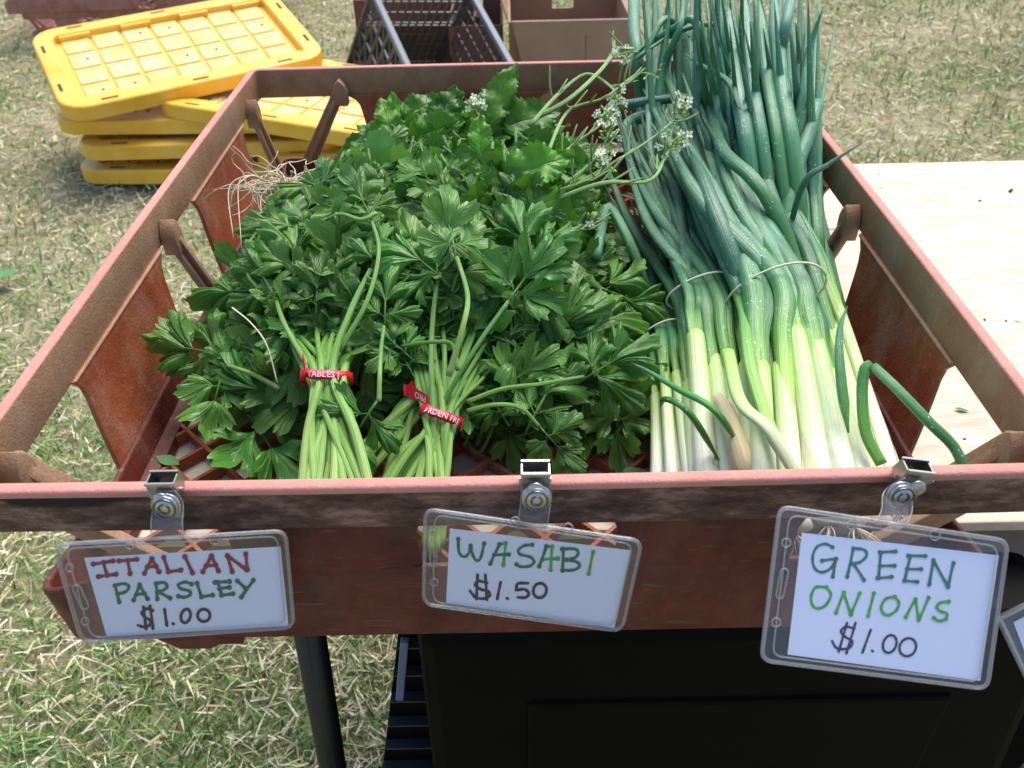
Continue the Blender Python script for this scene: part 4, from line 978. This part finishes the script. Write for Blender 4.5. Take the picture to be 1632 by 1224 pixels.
# ------------------------------------------------------------------ green onions
G_O = 'bunches of green onions in the tray'
def onion(root, base, band_pt, tips, r0, mat=M_OLEAF, shaft=True, rl=(.0042, .0062), bulb=1.15, sfrac=.55, tie=.35):
    sfrac = U(.38, .66)
    sp = base.lerp(band_pt, sfrac) + V((0, 0, .004))
    if shaft:
        d = (sp - base); pts = spline([base, base + d * .25, base + d * .6, sp, sp + (band_pt - sp) * .25], 22)
        rad = []
        for j in range(22):
            t = j / 21; rad.append(r0 * (.45 + .75 * min(1, t / .05)) * (bulb if t < .22 else 1 + (bulb - 1) * max(0, 1 - (t - .22) / .25)) * (1 - .12 * t) if t < .05 else r0 * (bulb if t < .18 else 1 + (bulb - 1) * max(0, 1 - (t - .18) / .3)) * (1 - .15 * t))
        rad[-1] = r0 * .55; rad[-2] = r0 * .78
        b = MB(); b.tube(pts, rad, 14); par = b.obj('onion_shaft', [M_OSHAFT], root, True)
        b = MB()
        for k in range(9):
            d = V((U(-1, 1), -U(.3, 1), U(-1, .3))).normalized(); L_ = U(.006, .018)
            b.tube(spline([base, base + d * L_ * .5, base + d * L_ + V((U(-.004, .004), 0, -.004))], 6), [.0006, .0005, .0004, .0004, .0003, .0002], 4)
        b.obj('roots', [M_ROOT], root, True)
        # a thin outer sheath torn open at a slant
        i0, i1 = random.randint(2, 5), random.randint(10, 15); b = MB(); vs = []; n_ = 9; a0 = U(-1.2, 1.2)
        for j in range(i0, i1):
            T_ = (pts[min(j + 1, 21)] - pts[j - 1]).normalized(); sx = T_.cross(V((0, 0, 1))).normalized(); sy = sx.cross(T_) * -1
            op = .9 * (1 - (j - i0) / (i1 - i0)) + .12
            for k in range(n_):
                a = math.pi / 2 + a0 + (k / (n_ - 1) - .5) * 4.2 * op; rr_ = rad[j] * (1.05 + .05 * abs(k / (n_ - 1) - .5))
                vs.append(pts[j] + sx * math.cos(a) * rr_ + sy * math.sin(a) * rr_)
        m_ = i1 - i0; b.add(vs, [(j * n_ + k, j * n_ + k + 1, (j + 1) * n_ + k + 1, (j + 1) * n_ + k) for j in range(m_ - 1) for k in range(n_ - 1)]); b.obj('sheath', [M_SHEATH], root, True)
    else: par = root
    N = len(tips)
    for k, tp in enumerate(tips):
        off = V((U(-1, 1), U(-.5, .5), U(-.5, 1))) * r0 * .6
        st = sp + off * .3 - (band_pt - sp) * .15; bp = band_pt + off
        mid = tp[0] if len(tp) > 1 else bp.lerp(tp[-1], .5) + V((U(-.01, .01), 0, U(0, .012)))
        chain = [st, st.lerp(bp, .5) + V((0, 0, .0015)), bp] + ([mid] if len(tp) < 2 else list(tp[:-1])) + [tp[-1]]
        q = spline(chain, 34); R_ = U(*rl); rad = []
        for j in range(34):
            t = j / 33; rad.append(R_ * (.62 + .38 * min(1, t / .35)) * (1.0 if t < .62 else max(.08, 1 - ((t - .62) / .38) ** 1.6 * .93)) * (1 + .05 * math.sin(t * 19 + k * 2)))
        b = MB(); b.tube(q, rad, 10, 0, U(.5, .95), up=V((U(-.4, .4), 0, 1))); b.obj('leaf', [mat], par, True)

def obunch(label, nb, base_px, base_py, bz, band_c, bw, tips_px, r0, nleaf, mat=M_OLEAF, rl=(.0042, .0062), rub=True, rA=None, mids=None, bulb=1.1):
    Bc = P(*band_c); root = empty('green_onion_bunch', Bc - V((0, 0, .02)), label, 'green onions', G_O)
    A = None
    for i in range(nb):
        f = (i + .5) / nb; x = base_px[0] + (base_px[1] - base_px[0]) * f; lay = i % 2
        base = P(x + U(-9, 9), base_py + U(-14, 10), bz + (.010 if lay else 0) + U(-.004, .004))
        if base.y < .016: base.y = .016
        g = (f - .5) * 2
        bp = Bc + V((bw * g * .85, U(-.002, .002), (.005 if lay else -.007) + (1 - g * g) * .004 + U(-.002, .002)))
        tips = []
        for k in range(nleaf):
            gg = g * .6 + U(-.65, .65) + (k - (nleaf - 1) / 2) * .25; u = (gg + 1.2) / 2.4
            tx = tips_px[0][0] + (tips_px[1][0] - tips_px[0][0]) * u; ty = tips_px[0][1] + (tips_px[1][1] - tips_px[0][1]) * u + U(-45, 45)
            tip = P(tx, ty, tips_px[0][2] + (tips_px[1][2] - tips_px[0][2]) * u + U(-.012, .012))
            if mids:
                m = mids; mx = U(-11, 11) + m[0][0] + (m[1][0] - m[0][0]) * min(1.1, max(-.1, u)); my = m[0][1] + (m[1][1] - m[0][1]) * u + U(-15, 15)
                mp = P(mx, my, m[0][2] + U(-.014, .012)); tips.append((mp, tip))
            else: tips.append((tip,))
        onion(root, base, bp, tips, r0 * U(.85, 1.12), mat, True, rl, bulb)
        A = (bp - base)
    if rub:
        A = A.normalized(); Vv = TOCAM(Bc); Vv = (Vv - A * Vv.dot(A)).normalized(); Uv = A.cross(Vv).normalized()
        n = 40; ra, rb = rA if rA else (bw + .006, .0135); pts = [Bc + V((0, 0, .001)) + Uv * ra * math.cos(2 * math.pi * i / n) + Vv * rb * math.sin(2 * math.pi * i / n) + A * .002 * math.sin(4 * math.pi * i / n) for i in range(n + 1)]
        b = MB(); b.tube(pts, .0008, 6); b.obj('rubber_band', [M_RUBBER], root, True)
    return root
# back row first: leaves rise past the back rim
def backbunch(label, n, foot, fw, mid, tips, rl, rng_t, mat=M_OBACK):
    Bc = P(*foot); root = empty('green_onion_bunch', Bc, label, 'green onions', G_O)
    for i in range(n):
        u = (i + .5) / n; g = u * 2 - 1
        a = Bc + V((g * fw, U(-.02, .02), U(-.012, .012)))
        mx = mid[0] + (mid[1] - mid[0]) * u + U(-14, 14); m_ = P(mx, mid[2] + U(-30, 30), mid[3] + U(-.018, .022))
        tx = tips[0] + (tips[1] - tips[0]) * u + U(-30, 30); t_ = P(tx, tips[2] + U(-60, 60), tips[3] + U(-.03, .04))
        q = spline([a, a.lerp(m_, .5) + V((0, 0, .006)), m_, t_], 34); R_ = U(*rl)
        rad = [R_ * (1.0 if j < rng_t * 33 else max(.08, 1 - ((j / 33 - rng_t) / (1 - rng_t)) ** 1.5 * .93)) * (1 + .05 * math.sin(j * .6 + i)) for j in range(34)]
        b = MB(); b.tube(q, rad, 10, 0, U(.45, .95), up=V((U(-.5, .5), 0, 1))); b.obj('leaf', [mat], root, True)
    return root
bk1 = backbunch('tall blue green onion leaves rising over the back right tray corner', 46, (1230, 520, -.095), .040, (1140, 1300, 250, -.02), (1100, 1290, -10, .08), (.0032, .0060), .66)
bk2 = backbunch('green onion leaves rising over the back rim nearest the cardboard box', 38, (1180, 520, -.09), .035, (1040, 1190, 230, -.02), (1040, 1180, -60, .10), (.0030, .0056), .7)
bk3 = backbunch('lowest green onion leaves lying against the right wall of the tray', 20, (1290, 560, -.095), .030, (1215, 1300, 300, -.04), (1180, 1310, 60, .03), (.0036, .0060), .6)
# stray leaves
def stray(root, pts, r, mat=M_OBACK, tip=.5, fl=.85, v0=0, v1=1, blunt=False):
    q = spline([P(*p) for p in pts], 26); b = MB(); b.tube(q, [r * (1 if blunt else min(1, .15 + j / 5)) * (1 if j / 25 < tip else max(.1, 1 - ((j / 25 - tip) / (1 - tip + 1e-6)) ** 1.4 * .9)) for j in range(26)], 10, 0, fl, v0=v0, v1=v1); b.obj('leaf', [mat], root, True)
stray(bk3, [(1232, 470, -.08), (1246, 380, -.035), (1268, 270, .0), (1284, 220, .015), (1300, 168, .03)], .0078, tip=1.0)
stray(bk3, [(1250, 400, -.05), (1280, 295, .012), (1320, 262, .03), (1374, 228, .045)], .0028, tip=.4)
stray(bk1, [(1255, 260, .0), (1280, 160, .04), (1290, 80, .07), (1311, 14, .1)], .0052, tip=.3)
stray(bk1, [(1225, 200, .02), (1240, 120, .04), (1252, 40, .08), (1268, -30, .1)], .0048, tip=.8)
stray(bk2, [(1100, 60, .05), (1060, 30, .07), (1030, 80, .05), (1005, 100, .04)], .0036, tip=.4)
stray(bk2, [(1130, 90, .05), (1105, 32, .08), (1075, 45, .07), (1030, 72, .05), (985, 105, .04)], .0042, tip=.5)
stray(bk2, [(1150, 40, .06), (1110, 40, .07), (1060, 62, .06), (1010, 95, .05)], .0032, tip=.4)
stray(bk2, [(1035, 300, -.06), (1024, 180, -.02), (1016, 90, .03), (1010, 30, .05), (1012, -40, .07)], .0062, tip=.9)
stray(bk2, [(1120, 300, -.03), (1090, 190, .01), (1060, 110, .04), (1085, 40, .08), (1090, -30, .1)], .0042, tip=.5)
stray(bk1, [(1180, 175, .05), (1160, 130, .06), (1110, 100, .06), (1092, 85, .06)], .003, tip=.3)
stray(bk2, [(1120, 155, .02), (1060, 158, .02), (1010, 165, .015), (985, 170, .01)], .005, tip=.9)
stray(bk2, [(1060, 330, -.04), (1010, 245, -.02), (1000, 200, -.01), (1040, 180, .0)], .006, tip=.9)
for (x, dy) in ((1262, 0), (1240, 20), (1215, 5), (1190, 30)):
    stray(bk1, [(x + 25, 430, -.06), (x, 230, .02), (x - 18, 120, .05), (x - 30, -20 + dy, .09)], U(.005, .0075), tip=.85)

A_ = obunch('small leftmost green onion bunch tied low beside the parsley', 6, (1048, 1145), 800, -.098, (1062, 536, -.07), .013, ((930, 300, -.05), (1050, 330, -.06)), .0052, 3, M_OLEAF, (.0028, .0044), True, (.019, .0145), ((985, 400, -.07), (1070, 430, -.07)))
B_ = obunch('green onion bunch second from the left, rubber band half under the next bunch', 8, (1105, 1255), 815, -.085, (1122, 470, -.042), .021, ((940, 225, -.01), (1090, 180, .01)), .0068, 4, M_OLEAF, (.0038, .0060), True, (.028, .0185), ((1000, 340, -.03), (1125, 320, -.02)))
D_ = obunch('rightmost green onion bunch with no band in view, behind the right steel clip', 6, (1350, 1456), 815, -.088, (1268, 400, -.035), .016, ((1140, 120, .03), (1215, 100, .03)), .0060, 3, M_OLEAF, (.0036, .0056), False, None, ((1180, 270, -.005), (1240, 250, -.01)))
C_ = obunch('large topmost green onion bunch with a rubber band across its thick pale shafts', 9, (1185, 1400), 850, -.068, (1236, 465, -.022), .026, ((1000, 190, .02), (1160, 130, .035)), .0082, 4, M_OLEAF, (.0042, .0080), True, (.034, .0215), ((1085, 325, .0), (1205, 295, .0)), 1.12)
# leaves broken over at the right and left of the bunches
stray(D_, [(1405, 740, -.045), (1380, 690, -.035), (1374, 630, -.022), (1378, 590, -.012), (1388, 582, -.010)], .0035, M_OLEAF, 1.0, .8, .18, .36, blunt=True)
stray(D_, [(1392, 584, -.010), (1430, 620, -.012), (1480, 672, -.02), (1520, 712, -.03), (1538, 752, -.04)], .0034, M_OLEAF, 1.0, .75, .36, .5, blunt=True)
stray(D_, [(1352, 690, -.03), (1340, 600, -.012), (1338, 530, .0), (1350, 488, .005)], .0032, M_OLEAF, .3, .8, .3, .8)
stray(A_, [(1040, 470, -.06), (1005, 390, -.03), (982, 345, -.02), (967, 332, -.016), (958, 365, -.024), (950, 412, -.034)], .0042, M_OBACK, 1.0)
stray(A_, [(1190, 730, -.06), (1140, 655, -.028), (1080, 620, -.03), (1030, 590, -.035), (1005, 578, -.04)], .0024, M_OLEAF, .4, .85, .2, .5)
stray(A_, [(1150, 740, -.07), (1100, 660, -.03), (1062, 636, -.03), (1052, 650, -.045)], .0024, M_OLEAF, .6, .85, .2, .45)
stray(B_, [(1285, 790, -.045), (1230, 690, -.02), (1180, 640, -.018), (1160, 560, -.02)], .0042, M_OSHAFT, 1.0, .6, .3, 1)
stray(B_, [(1300, 790, -.04), (1235, 700, -.030), (1200, 600, -.022), (1190, 540, -.02), (1184, 490, -.022), (1160, 430, -.03)], .0042, M_OLEAF, 1.0, .8, .0, .3)
stray(C_, [(1300, 560, -.07), (1262, 400, -.02), (1225, 320, .008), (1195, 280, .018), (1150, 235, .022), (1128, 150, .03), (1105, 60, .05)], .0058, M_OLEAF, .6, .8, .3, .9)
# brown papery skins
for (px, py, z) in ((1188, 745, -.052), (1212, 752, -.056)):
    p = P(px, py, z); b = MB(); b.tube(spline([p + V((.002, -.012, -.004)), p, p + V((-.001, .016, .003)), p + V((-.003, .04, .006)), p + V((-.005, .06, .005))], 14), [.003, .0062, .0078, .0082, .0080, .0076, .0070, .0064, .0058, .0054, .0050, .0046, .0042, .0036], 12, v0=0, v1=.5); b.obj('dry_skin', [M_SKIN], B_, True)

# ------------------------------------------------------------------ badge holders, clips and cards
def Q(X, Y, reg): return (reg[0] + X / reg[2], reg[1] + Y / reg[2])
def lerp2(a, b, t): return (a[0] + (b[0] - a[0]) * t, a[1] + (b[1] - a[1]) * t)
def card(o, n, hold, paper, reg, strokes, label, clip_px, clip_top, strap_tilt, slots, rings_, who='price_card'):
    o = V(o); n = V(n).normalized(); N = -n if n.dot(CAM - o) < 0 else n
    def W(px, py, lift=0): p = PP(px, py, o + N * lift, n); return p
    root = empty('price_tag', o, label, 'price tag', 'price tags clipped to the tray rim')
    # clear holder
    def rounded(q, r, m=6):
        out = []
        for i in range(4):
            a, c, d = V(q[i - 1] + (0,)), V(q[i] + (0,)), V(q[(i + 1) % 4] + (0,))
            u = c + (a - c).normalized() * r; v = c + (d - c).normalized() * r
            for k in range(m + 1):
                t = k / m; out.append(u.lerp(c, t).lerp(c.lerp(v, t), t))
        return [(p.x, p.y) for p in out]
    ho = rounded(hold, 18)
    b = MB(); b.prism([W(x, y, .0010) for x, y in ho], -N * .0014); b.obj('holder', [M_CLEAR], root)
    def loop(q, r, nm, lift=.0010):
        b = MB(); pts = [W(x, y, lift) for x, y in q]; pts.append(pts[0]); b.tube(pts, r, 6, cap=False); b.obj(nm, [M_CLEDGE], root, True)
    loop(ho, .0011, 'holder_edge')
    ins = rounded([lerp2(hold[i], (sum(h[0] for h in paper) / 4, sum(h[1] for h in paper) / 4), .085) for i in range(4)], 16)
    loop(ins, .0005, 'weld_line', .0014)
    for (x0, y0, x1, y1, wd) in slots:
        dx, dy = x1 - x0, y1 - y0; L = math.hypot(dx, dy); ux, uy = -dy / L * wd, dx / L * wd; q = []
        for k in range(7): a = math.pi * k / 6; q.append((x0 + ux * math.cos(a) - dx / L * wd * math.sin(a), y0 + uy * math.cos(a) - dy / L * wd * math.sin(a)))
        for k in range(7): a = math.pi * k / 6; q.append((x1 - ux * math.cos(a) + dx / L * wd * math.sin(a), y1 - uy * math.cos(a) + dy / L * wd * math.sin(a)))
        loop(q, .0005, 'slot_edge', .0014)
    for (x, y, r) in rings_: loop([(x + r * math.cos(k / 12 * 6.283), y + r * math.sin(k / 12 * 6.283)) for k in range(12)], .0005, 'hole_edge', .0014)
    # paper
    b = MB(); k = 10; g = [[lerp2(lerp2(paper[0], paper[1], i / k), lerp2(paper[3], paper[2], i / k), j / 4) for i in range(k + 1)] for j in range(5)]
    vs = [W(x, y, .0000) for r in g for (x, y) in r]; b.add(vs, [(j * (k + 1) + i, j * (k + 1) + i + 1, (j + 1) * (k + 1) + i + 1, (j + 1) * (k + 1) + i) for j in range(4) for i in range(k)])
    b.obj('card', [M_PAPER], root)
    # hand lettering
    rr = random.Random(5)
    for (nm, mat, wd, dots, lines) in strokes:
        b = MB(); cnt = 0
        for ln in lines:
            pts = [V((*Q(x, y, reg), 0)) for x, y in ln]
            if len(pts) > 2: pts = spline(pts, 6 * len(pts))
            elif len(pts) == 2: pts = spline([pts[0], pts[0].lerp(pts[1], .5) + V((rr.uniform(-.3, .3), rr.uniform(-.3, .3), 0)), pts[1]], 8)
            m = len(pts); L_, R_ = [], []
            for i in range(m):
                t = (pts[min(i + 1, m - 1)] - pts[max(i - 1, 0)]); t = t.normalized() if t.length > 0 else V((1, 0, 0)); s = V((-t.y, t.x, 0)) * wd * 1.3 * (1 + .12 * math.sin(i * .9 + len(ln)))
                L_.append(pts[i] + s); R_.append(pts[i] - s)
            cnt += 1; lift = .00018 + cnt * .000004
            vs = [W(p.x, p.y, lift) for p in L_] + [W(p.x, p.y, lift) for p in R_]; b.add(vs, [(i, i + 1, m + i + 1, m + i) for i in range(m - 1)])
            for e in (pts[0], pts[-1]):
                rd = wd * (2.1 if dots else 1.3); cnt += 1; lift = .00018 + cnt * .000004
                b.add([W(e.x + rd * math.cos(a / 12 * 6.283) * rr.uniform(.9, 1.1), e.y + rd * math.sin(a / 12 * 6.283), lift) for a in range(12)], [tuple(range(12))])
        b.obj(nm, [mat], root)
    # clip: bent steel jaws over the rim
    cx, cy, ang = clip_px; cy += 26; strap_tilt = (strap_tilt[0], strap_tilt[1] - 24); c = PY(cx, cy, -.0045); R = Matrix.Rotation(ang, 3, 'Y')
    def L3(x, y, z): return c + R @ V((x, y, z))
    wd = .0069
    b = MB()
    b.prism([L3(-wd, -.0035, .009), L3(wd, -.0035, .009), L3(wd * .8, -.0022, -.015), L3(-wd * .8, -.0022, -.015)], (0, -.0008, 0)); b.obj('front_jaw', [M_STEEL], root, bevel=.0002)
    b = MB(); b.prism([L3(-wd, .0036, .0095), L3(wd, .0036, .0095), L3(wd * .8, .0085, -.012), L3(-wd * .8, .0085, -.012)], (0, .0008, 0)); b.obj('back_jaw', [M_STEELD], root, bevel=.0002)
    b = MB()
    for x in (-wd, wd - .0007): b.prism([L3(x, -.0038, .009), L3(x, .0040, .0095), L3(x, .0070, .001), L3(x, -.0030, -.006)], R @ V((.0007, 0, 0)))
    b.tube([L3(-wd - .001, .001, .0005), L3(wd + .001, .001, .0005)], .0013, 10)
    b.bar(L3(-wd, -.0042, .0092), L3(wd, -.0042, .0092), .0012, .0014); b.bar(L3(-wd, .0040, .0097), L3(wd, .0040, .0097), .0012, .0014)
    b.obj('clip_hinge', [M_STEEL], root)
    # strap with snap
    sn = PY(cx + strap_tilt[0], cy + strap_tilt[1], -.0125)
    bx, by = clip_top; end = W(bx, by, .0016); st = L3(0, -.0055, .006); end2 = W(bx, by + 3, -.0022)
    sv = (R @ V((1, 0, 0))); sv2 = (W(bx + 10, by, 0) - W(bx - 10, by, 0)).normalized() * sv.length
    mid = sn + V((0, .0022, 0)); path = spline([st, mid, mid.lerp(end, .5) + V((0, -.002, 0)), end], 16); b = MB()
    for k in range(15):
        s0 = sv.lerp(sv2, k / 15) * .0072; s1 = sv.lerp(sv2, (k + 1) / 15) * .0072
        b.add([path[k] - s0, path[k] + s0, path[k + 1] + s1, path[k + 1] - s1], [(0, 1, 2, 3)])
    me_ = b.mesh('strap', [M_CLEAR], True); merge(me_); o_ = link('strap', me_, root); q_ = o_.modifiers.new('s', 'SOLIDIFY'); q_.thickness = .0007
    b = MB()
    for sg in (-1, 1): b.tube([path[k] + sv.lerp(sv2, k / 15) * .0072 * sg for k in range(16)], .00035, 5)
    b.tube([path[-1] - sv2 * .0072, path[-1] + sv2 * .0072], .0006, 5); b.obj('strap_edge', [M_CLEDGE], root, True)
    nn = V((0, -1, .25)).normalized(); b = MB()
    for k, (r_, h_) in enumerate(((.0074, .0002), (.0064, .0016), (.0050, .0024))):
        b.tube([sn + nn * (h_ - .0012), sn + nn * h_, sn + nn * (h_ + .0004)], [r_, r_, r_ * .93], 24)
    b.obj('snap_button', [M_STEEL], root, True)
    b = MB(); u = nn.orthogonal().normalized(); v = nn.cross(u)
    for r_, h_ in ((.0052, .0026), (.0026, .0030)):
        b.tube([sn + nn * h_ + u * r_ * math.cos(k / 24 * 6.2832) + v * r_ * math.sin(k / 24 * 6.2832) for k in range(25)], .00055, 6, cap=False)
    b.obj('snap_ring', [M_STEELD], root, True)
    s2 = L3(0, -.0066, .0015); b = MB(); b.tube([s2, s2 + nn * .0012, s2 + nn * .0018], [.0042, .0042, .003], 20); b.obj('rivet', [M_STEEL], root, True)
    return root
def ell(cx, cy, rx, ry, rot=0, a0=0, n=14):
    return [(cx + rx * math.cos(a0 + 6.2832 * k / n) * math.cos(rot) - ry * math.sin(a0 + 6.2832 * k / n) * math.sin(rot), cy + rx * math.cos(a0 + 6.2832 * k / n) * math.sin(rot) + ry * math.sin(a0 + 6.2832 * k / n) * math.cos(rot)) for k in range(n + 1)]
K = 3.264
card((-.16, -.022, -.042), (.14, -.99, .05), [(86, 868), (455, 846), (469, 1000), (131, 1023)], [(134, 889), (447, 871), (460, 998), (170, 1014)], (0, 700, K), [
    ('lettering', M_INKRED, 2.1, True, [[(485, 650), (588, 634)], [(538, 642), (558, 708)], [(512, 715), (604, 703)], [(618, 634), (712, 626)], [(664, 632), (677, 700)],
        [(752, 698), (790, 622)], [(790, 622), (827, 690)], [(766, 666), (812, 661)], [(852, 616), (876, 690)], [(876, 690), (940, 682)], [(962, 612), (1001, 696)],
        [(1055, 690), (1100, 608)], [(1100, 608), (1136, 686)], [(1072, 660), (1122, 655)], [(1183, 607), (1208, 690)], [(1183, 607), (1282, 680)], [(1278, 598), (1286, 680)]]),
    ('lettering', M_INKDG, 1.9, True, [[(598, 762), (620, 848)], [(598, 762), (640, 752), (670, 764), (656, 792), (612, 806)], [(695, 838), (726, 758)], [(726, 758), (768, 831)], [(708, 809), (750, 804)],
        [(812, 752), (818, 832)], [(812, 752), (850, 746), (870, 765), (850, 786), (818, 796)], [(828, 796), (885, 828)], [(996, 755), (962, 744), (928, 758), (942, 779), (984, 790), (990, 808), (962, 823), (928, 818)],
        [(1025, 750), (1048, 822)], [(1048, 822), (1106, 812)], [(1118, 746), (1194, 741)], [(1134, 746), (1152, 812)], [(1142, 779), (1194, 772)], [(1152, 813), (1212, 805)], [(1235, 738), (1277, 777)], [(1318, 735), (1256, 822)]]),
    ('lettering', M_INKK, 1.9, False, [[(796, 892), (765, 882), (738, 902), (752, 926), (782, 944), (776, 968), (744, 976), (718, 968)], [(746, 872), (760, 988)], [(780, 868), (796, 986)], [(856, 885), (868, 970)], [(899, 960), (903, 962)],
        ell(966, 920, 24, 36, .25), ell(1060, 917, 32, 32)])],
    'price card reading ITALIAN PARSLEY $1.00, clipped at the left of the tray rim', (266, 758, .0), (268, 858), (-1, 47), [(122, 938, 135, 965, 6)], [(111, 905, 6), (136, 990, 6), (207, 867, 8), (342, 859, 8)])
card((.01, -.020, -.047), (-.12, -.99, .05), [(678, 811), (1023, 862), (991, 1006), (675, 963)], [(717, 842), (1005, 877), (979, 1002), (711, 961)], (600, 700, K), [
    ('lettering', M_INKDG, 1.8, True, [[(425, 520), (430, 590), (458, 612), (482, 590), (490, 555)], [(490, 570), (512, 625), (540, 622), (560, 543)], [(592, 648), (640, 548)], [(612, 603), (688, 600)],
        [(810, 550), (768, 555), (738, 578), (748, 600), (800, 614), (820, 638), (798, 660), (752, 664), (728, 652)], [(846, 662), (884, 558)], [(972, 572), (968, 682)], [(966, 572), (1030, 572), (1050, 590), (1032, 618), (986, 628)], [(986, 628), (1038, 638), (1058, 658), (1030, 680), (968, 684)]]),
    ('lettering', M_INKLG, 1.8, True, [[(640, 548), (672, 542)], [(672, 542), (660, 655)], [(884, 558), (914, 560)], [(914, 560), (906, 680)], [(864, 626), (944, 622)], [(1127, 588), (1104, 700)]]),
    ('lettering', M_INKK, 1.8, False, [[(575, 748), (530, 738), (514, 760), (546, 782), (580, 792), (590, 812), (566, 828), (520, 826), (486, 790)], [(526, 705), (520, 832)], [(566, 706), (574, 836)], [(646, 745), (628, 832)], [(679, 828), (683, 830)],
        [(788, 750), (736, 752), (726, 786)], [(726, 786), (770, 782), (792, 802), (776, 824), (736, 824)], ell(850, 788, 34, 38, .3)])],
    'price card reading WASABI $1.50, clipped at the middle of the tray rim', (853, 742, .02), (847, 842), (2, 50), [(690, 868, 691, 898, 5)], [(690, 850, 6), (692, 928, 6), (821, 832, 8), (905, 842, 8)])
card((.174, -.054, -.032), (-.05, -.81, .58), [(1243, 807), (1606, 862), (1573, 1098), (1213, 1052)], [(1278, 849), (1592, 885), (1562, 1085), (1255, 1043)], (1132, 700, K), [
    ('lettering', M_INKTEAL, 1.7, True, [[(636, 562), (600, 545), (556, 560), (533, 610), (542, 668), (580, 692), (626, 672), (652, 628)], [(582, 632), (655, 622)], [(655, 622), (638, 715)], [(745, 568), (713, 715)], [(745, 568), (800, 575), (814, 604), (782, 638), (736, 648)], [(745, 648), (800, 732)],
        [(882, 588), (964, 584)], [(888, 590), (876, 722)], [(882, 660), (960, 658)], [(870, 722), (944, 716)], [(1030, 606), (1120, 608)], [(1042, 608), (1012, 735)], [(1024, 675), (1098, 676)], [(1010, 736), (1078, 742)], [(1162, 630), (1140, 755)], [(1162, 630), (1238, 768)], [(1266, 645), (1238, 768)]]),
    ('lettering', M_INKLG, 1.7, True, [[(605, 770), (550, 770), (526, 812), (530, 858), (556, 880), (600, 864), (628, 810), (605, 770)], [(695, 798), (655, 902)], [(695, 798), (732, 912)], [(778, 802), (732, 912)], [(852, 802), (822, 918)],
        [(960, 820), (915, 830), (890, 870), (900, 905), (930, 915), (968, 890), (982, 850), (960, 820)], [(1068, 832), (1018, 925)], [(1068, 832), (1085, 940)], [(1136, 825), (1085, 940)], [(1242, 845), (1200, 850), (1178, 872), (1196, 894), (1232, 908), (1226, 936)], [(1226, 936), (1192, 946), (1164, 930)]]),
    ('lettering', M_INKK, 1.5, False, [[(750, 985), (705, 975), (680, 1000), (702, 1028), (738, 1050), (730, 1080), (690, 1092), (655, 1084), (634, 1050)], [(712, 955), (668, 1105)], [(756, 956), (708, 1114)], [(835, 992), (792, 1110)], [(842, 1100), (846, 1103)], ell(934, 1065, 34, 47, .35), ell(1028, 1082, 42, 48, .5)])],
    'price card reading GREEN ONIONS $1.00, swung outward at the right of the rim', (1450, 739, .18), (1420, 835), (-14, 48), [(1250, 912, 1243, 948, 6)], [(1253, 865, 7), (1237, 992, 7), (1357, 837, 7), (1490, 853, 8)])
# fourth holder cut by the right edge of the picture
def edge_card():
    o = V((.262, -.05, -.075)); n = V((-.25, -.8, .55)).normalized()
    W = lambda x, y, l=0: PP(x, y, o + n * l, n)
    r = empty('price_tag', o, 'grey rimmed card holder cut off by the right picture edge', 'price tag', 'price tags clipped to the tray rim')
    q = [(1592, 985), (1700, 930), (1760, 1050), (1650, 1110)]; b = MB(); pts = [W(*p, .001) for p in q]; b.tube(pts + [pts[0]], .0016, 8); b.obj('holder_edge', [M_CLEDGE], r, True)
    b = MB(); b.prism([W(*p, .001) for p in q], -n * .0014); b.obj('holder', [M_CLEAR], r)
    b = MB(); b.sheet([W(1615, 992), W(1695, 950), W(1745, 1045), W(1655, 1095)]); b.obj('card', [M_PAPER], r)
    b = MB(); b.sheet([W(1592, 985, -.001), W(1645, 958, -.001), W(1695, 1080, -.001), W(1650, 1108, -.001)]); b.obj('backing', [simple('grey_backing', (.10, .11, .11), .5, .1)], r)
edge_card()

# ------------------------------------------------------------------ bits on the table and lawn
def bit(name, px, py, z, mat, L, Wd, rz, label, cat):
    p = P(px, py, z); b = MB(); n = 8; vs = []
    for i in range(n + 1):
        t = i / n; w_ = Wd * math.sin(math.pi * min(.98, t + .02)); vs += [(-w_, L * (t - .5), .25 * w_ + .1 * L * t * t), (0, L * (t - .5), .1 * L * t * t), (w_, L * (t - .5), .25 * w_ + .1 * L * t * t)]
    R = Matrix.Rotation(rz, 3, 'Z'); vs = [p + R @ V(v) + V((0, 0, .001)) for v in vs]
    b.add(vs, [(3 * i + k, 3 * i + k + 1, 3 * i + k + 4, 3 * i + k + 3) for i in range(n) for k in (0, 1)]); props(b.obj(name, [mat], None, True), label, cat)
bit('leaf_scrap', 1531, 655, TZ, M_WEED, .011, .002, 1.3, 'small green leaf scrap lying on the plywood right of the tray', 'leaf scrap')
bit('fallen_leaf', 1412, 189, GZ + .03, M_BROWNLEAF, .05, .013, .4, 'single brown dry leaf on the lawn behind the plywood', 'fallen leaf')
bit('weed_leaf', 4, 440, GZ + .03, M_WEED, .07, .026, 2.2, 'broad pale green weed leaf in the lawn at the left edge', 'weed leaf')
bit('fallen_leaf', 1325, 28, GZ + .03, M_WEED, .06, .02, 1.0, 'small green leaf on the far lawn near the top right', 'fallen leaf')
bit('parsley_scrap', 268, 737, -.12, M_WEED, .02, .005, 1.2, 'green leaf scrap lying in the tray behind the left steel clip', 'leaf scrap')
bit('parsley_scrap', 1010, 755, -.12, M_WEED, .026, .004, 1.5, 'flat green leaf scrap on the tray grid between parsley and onions', 'leaf scrap')
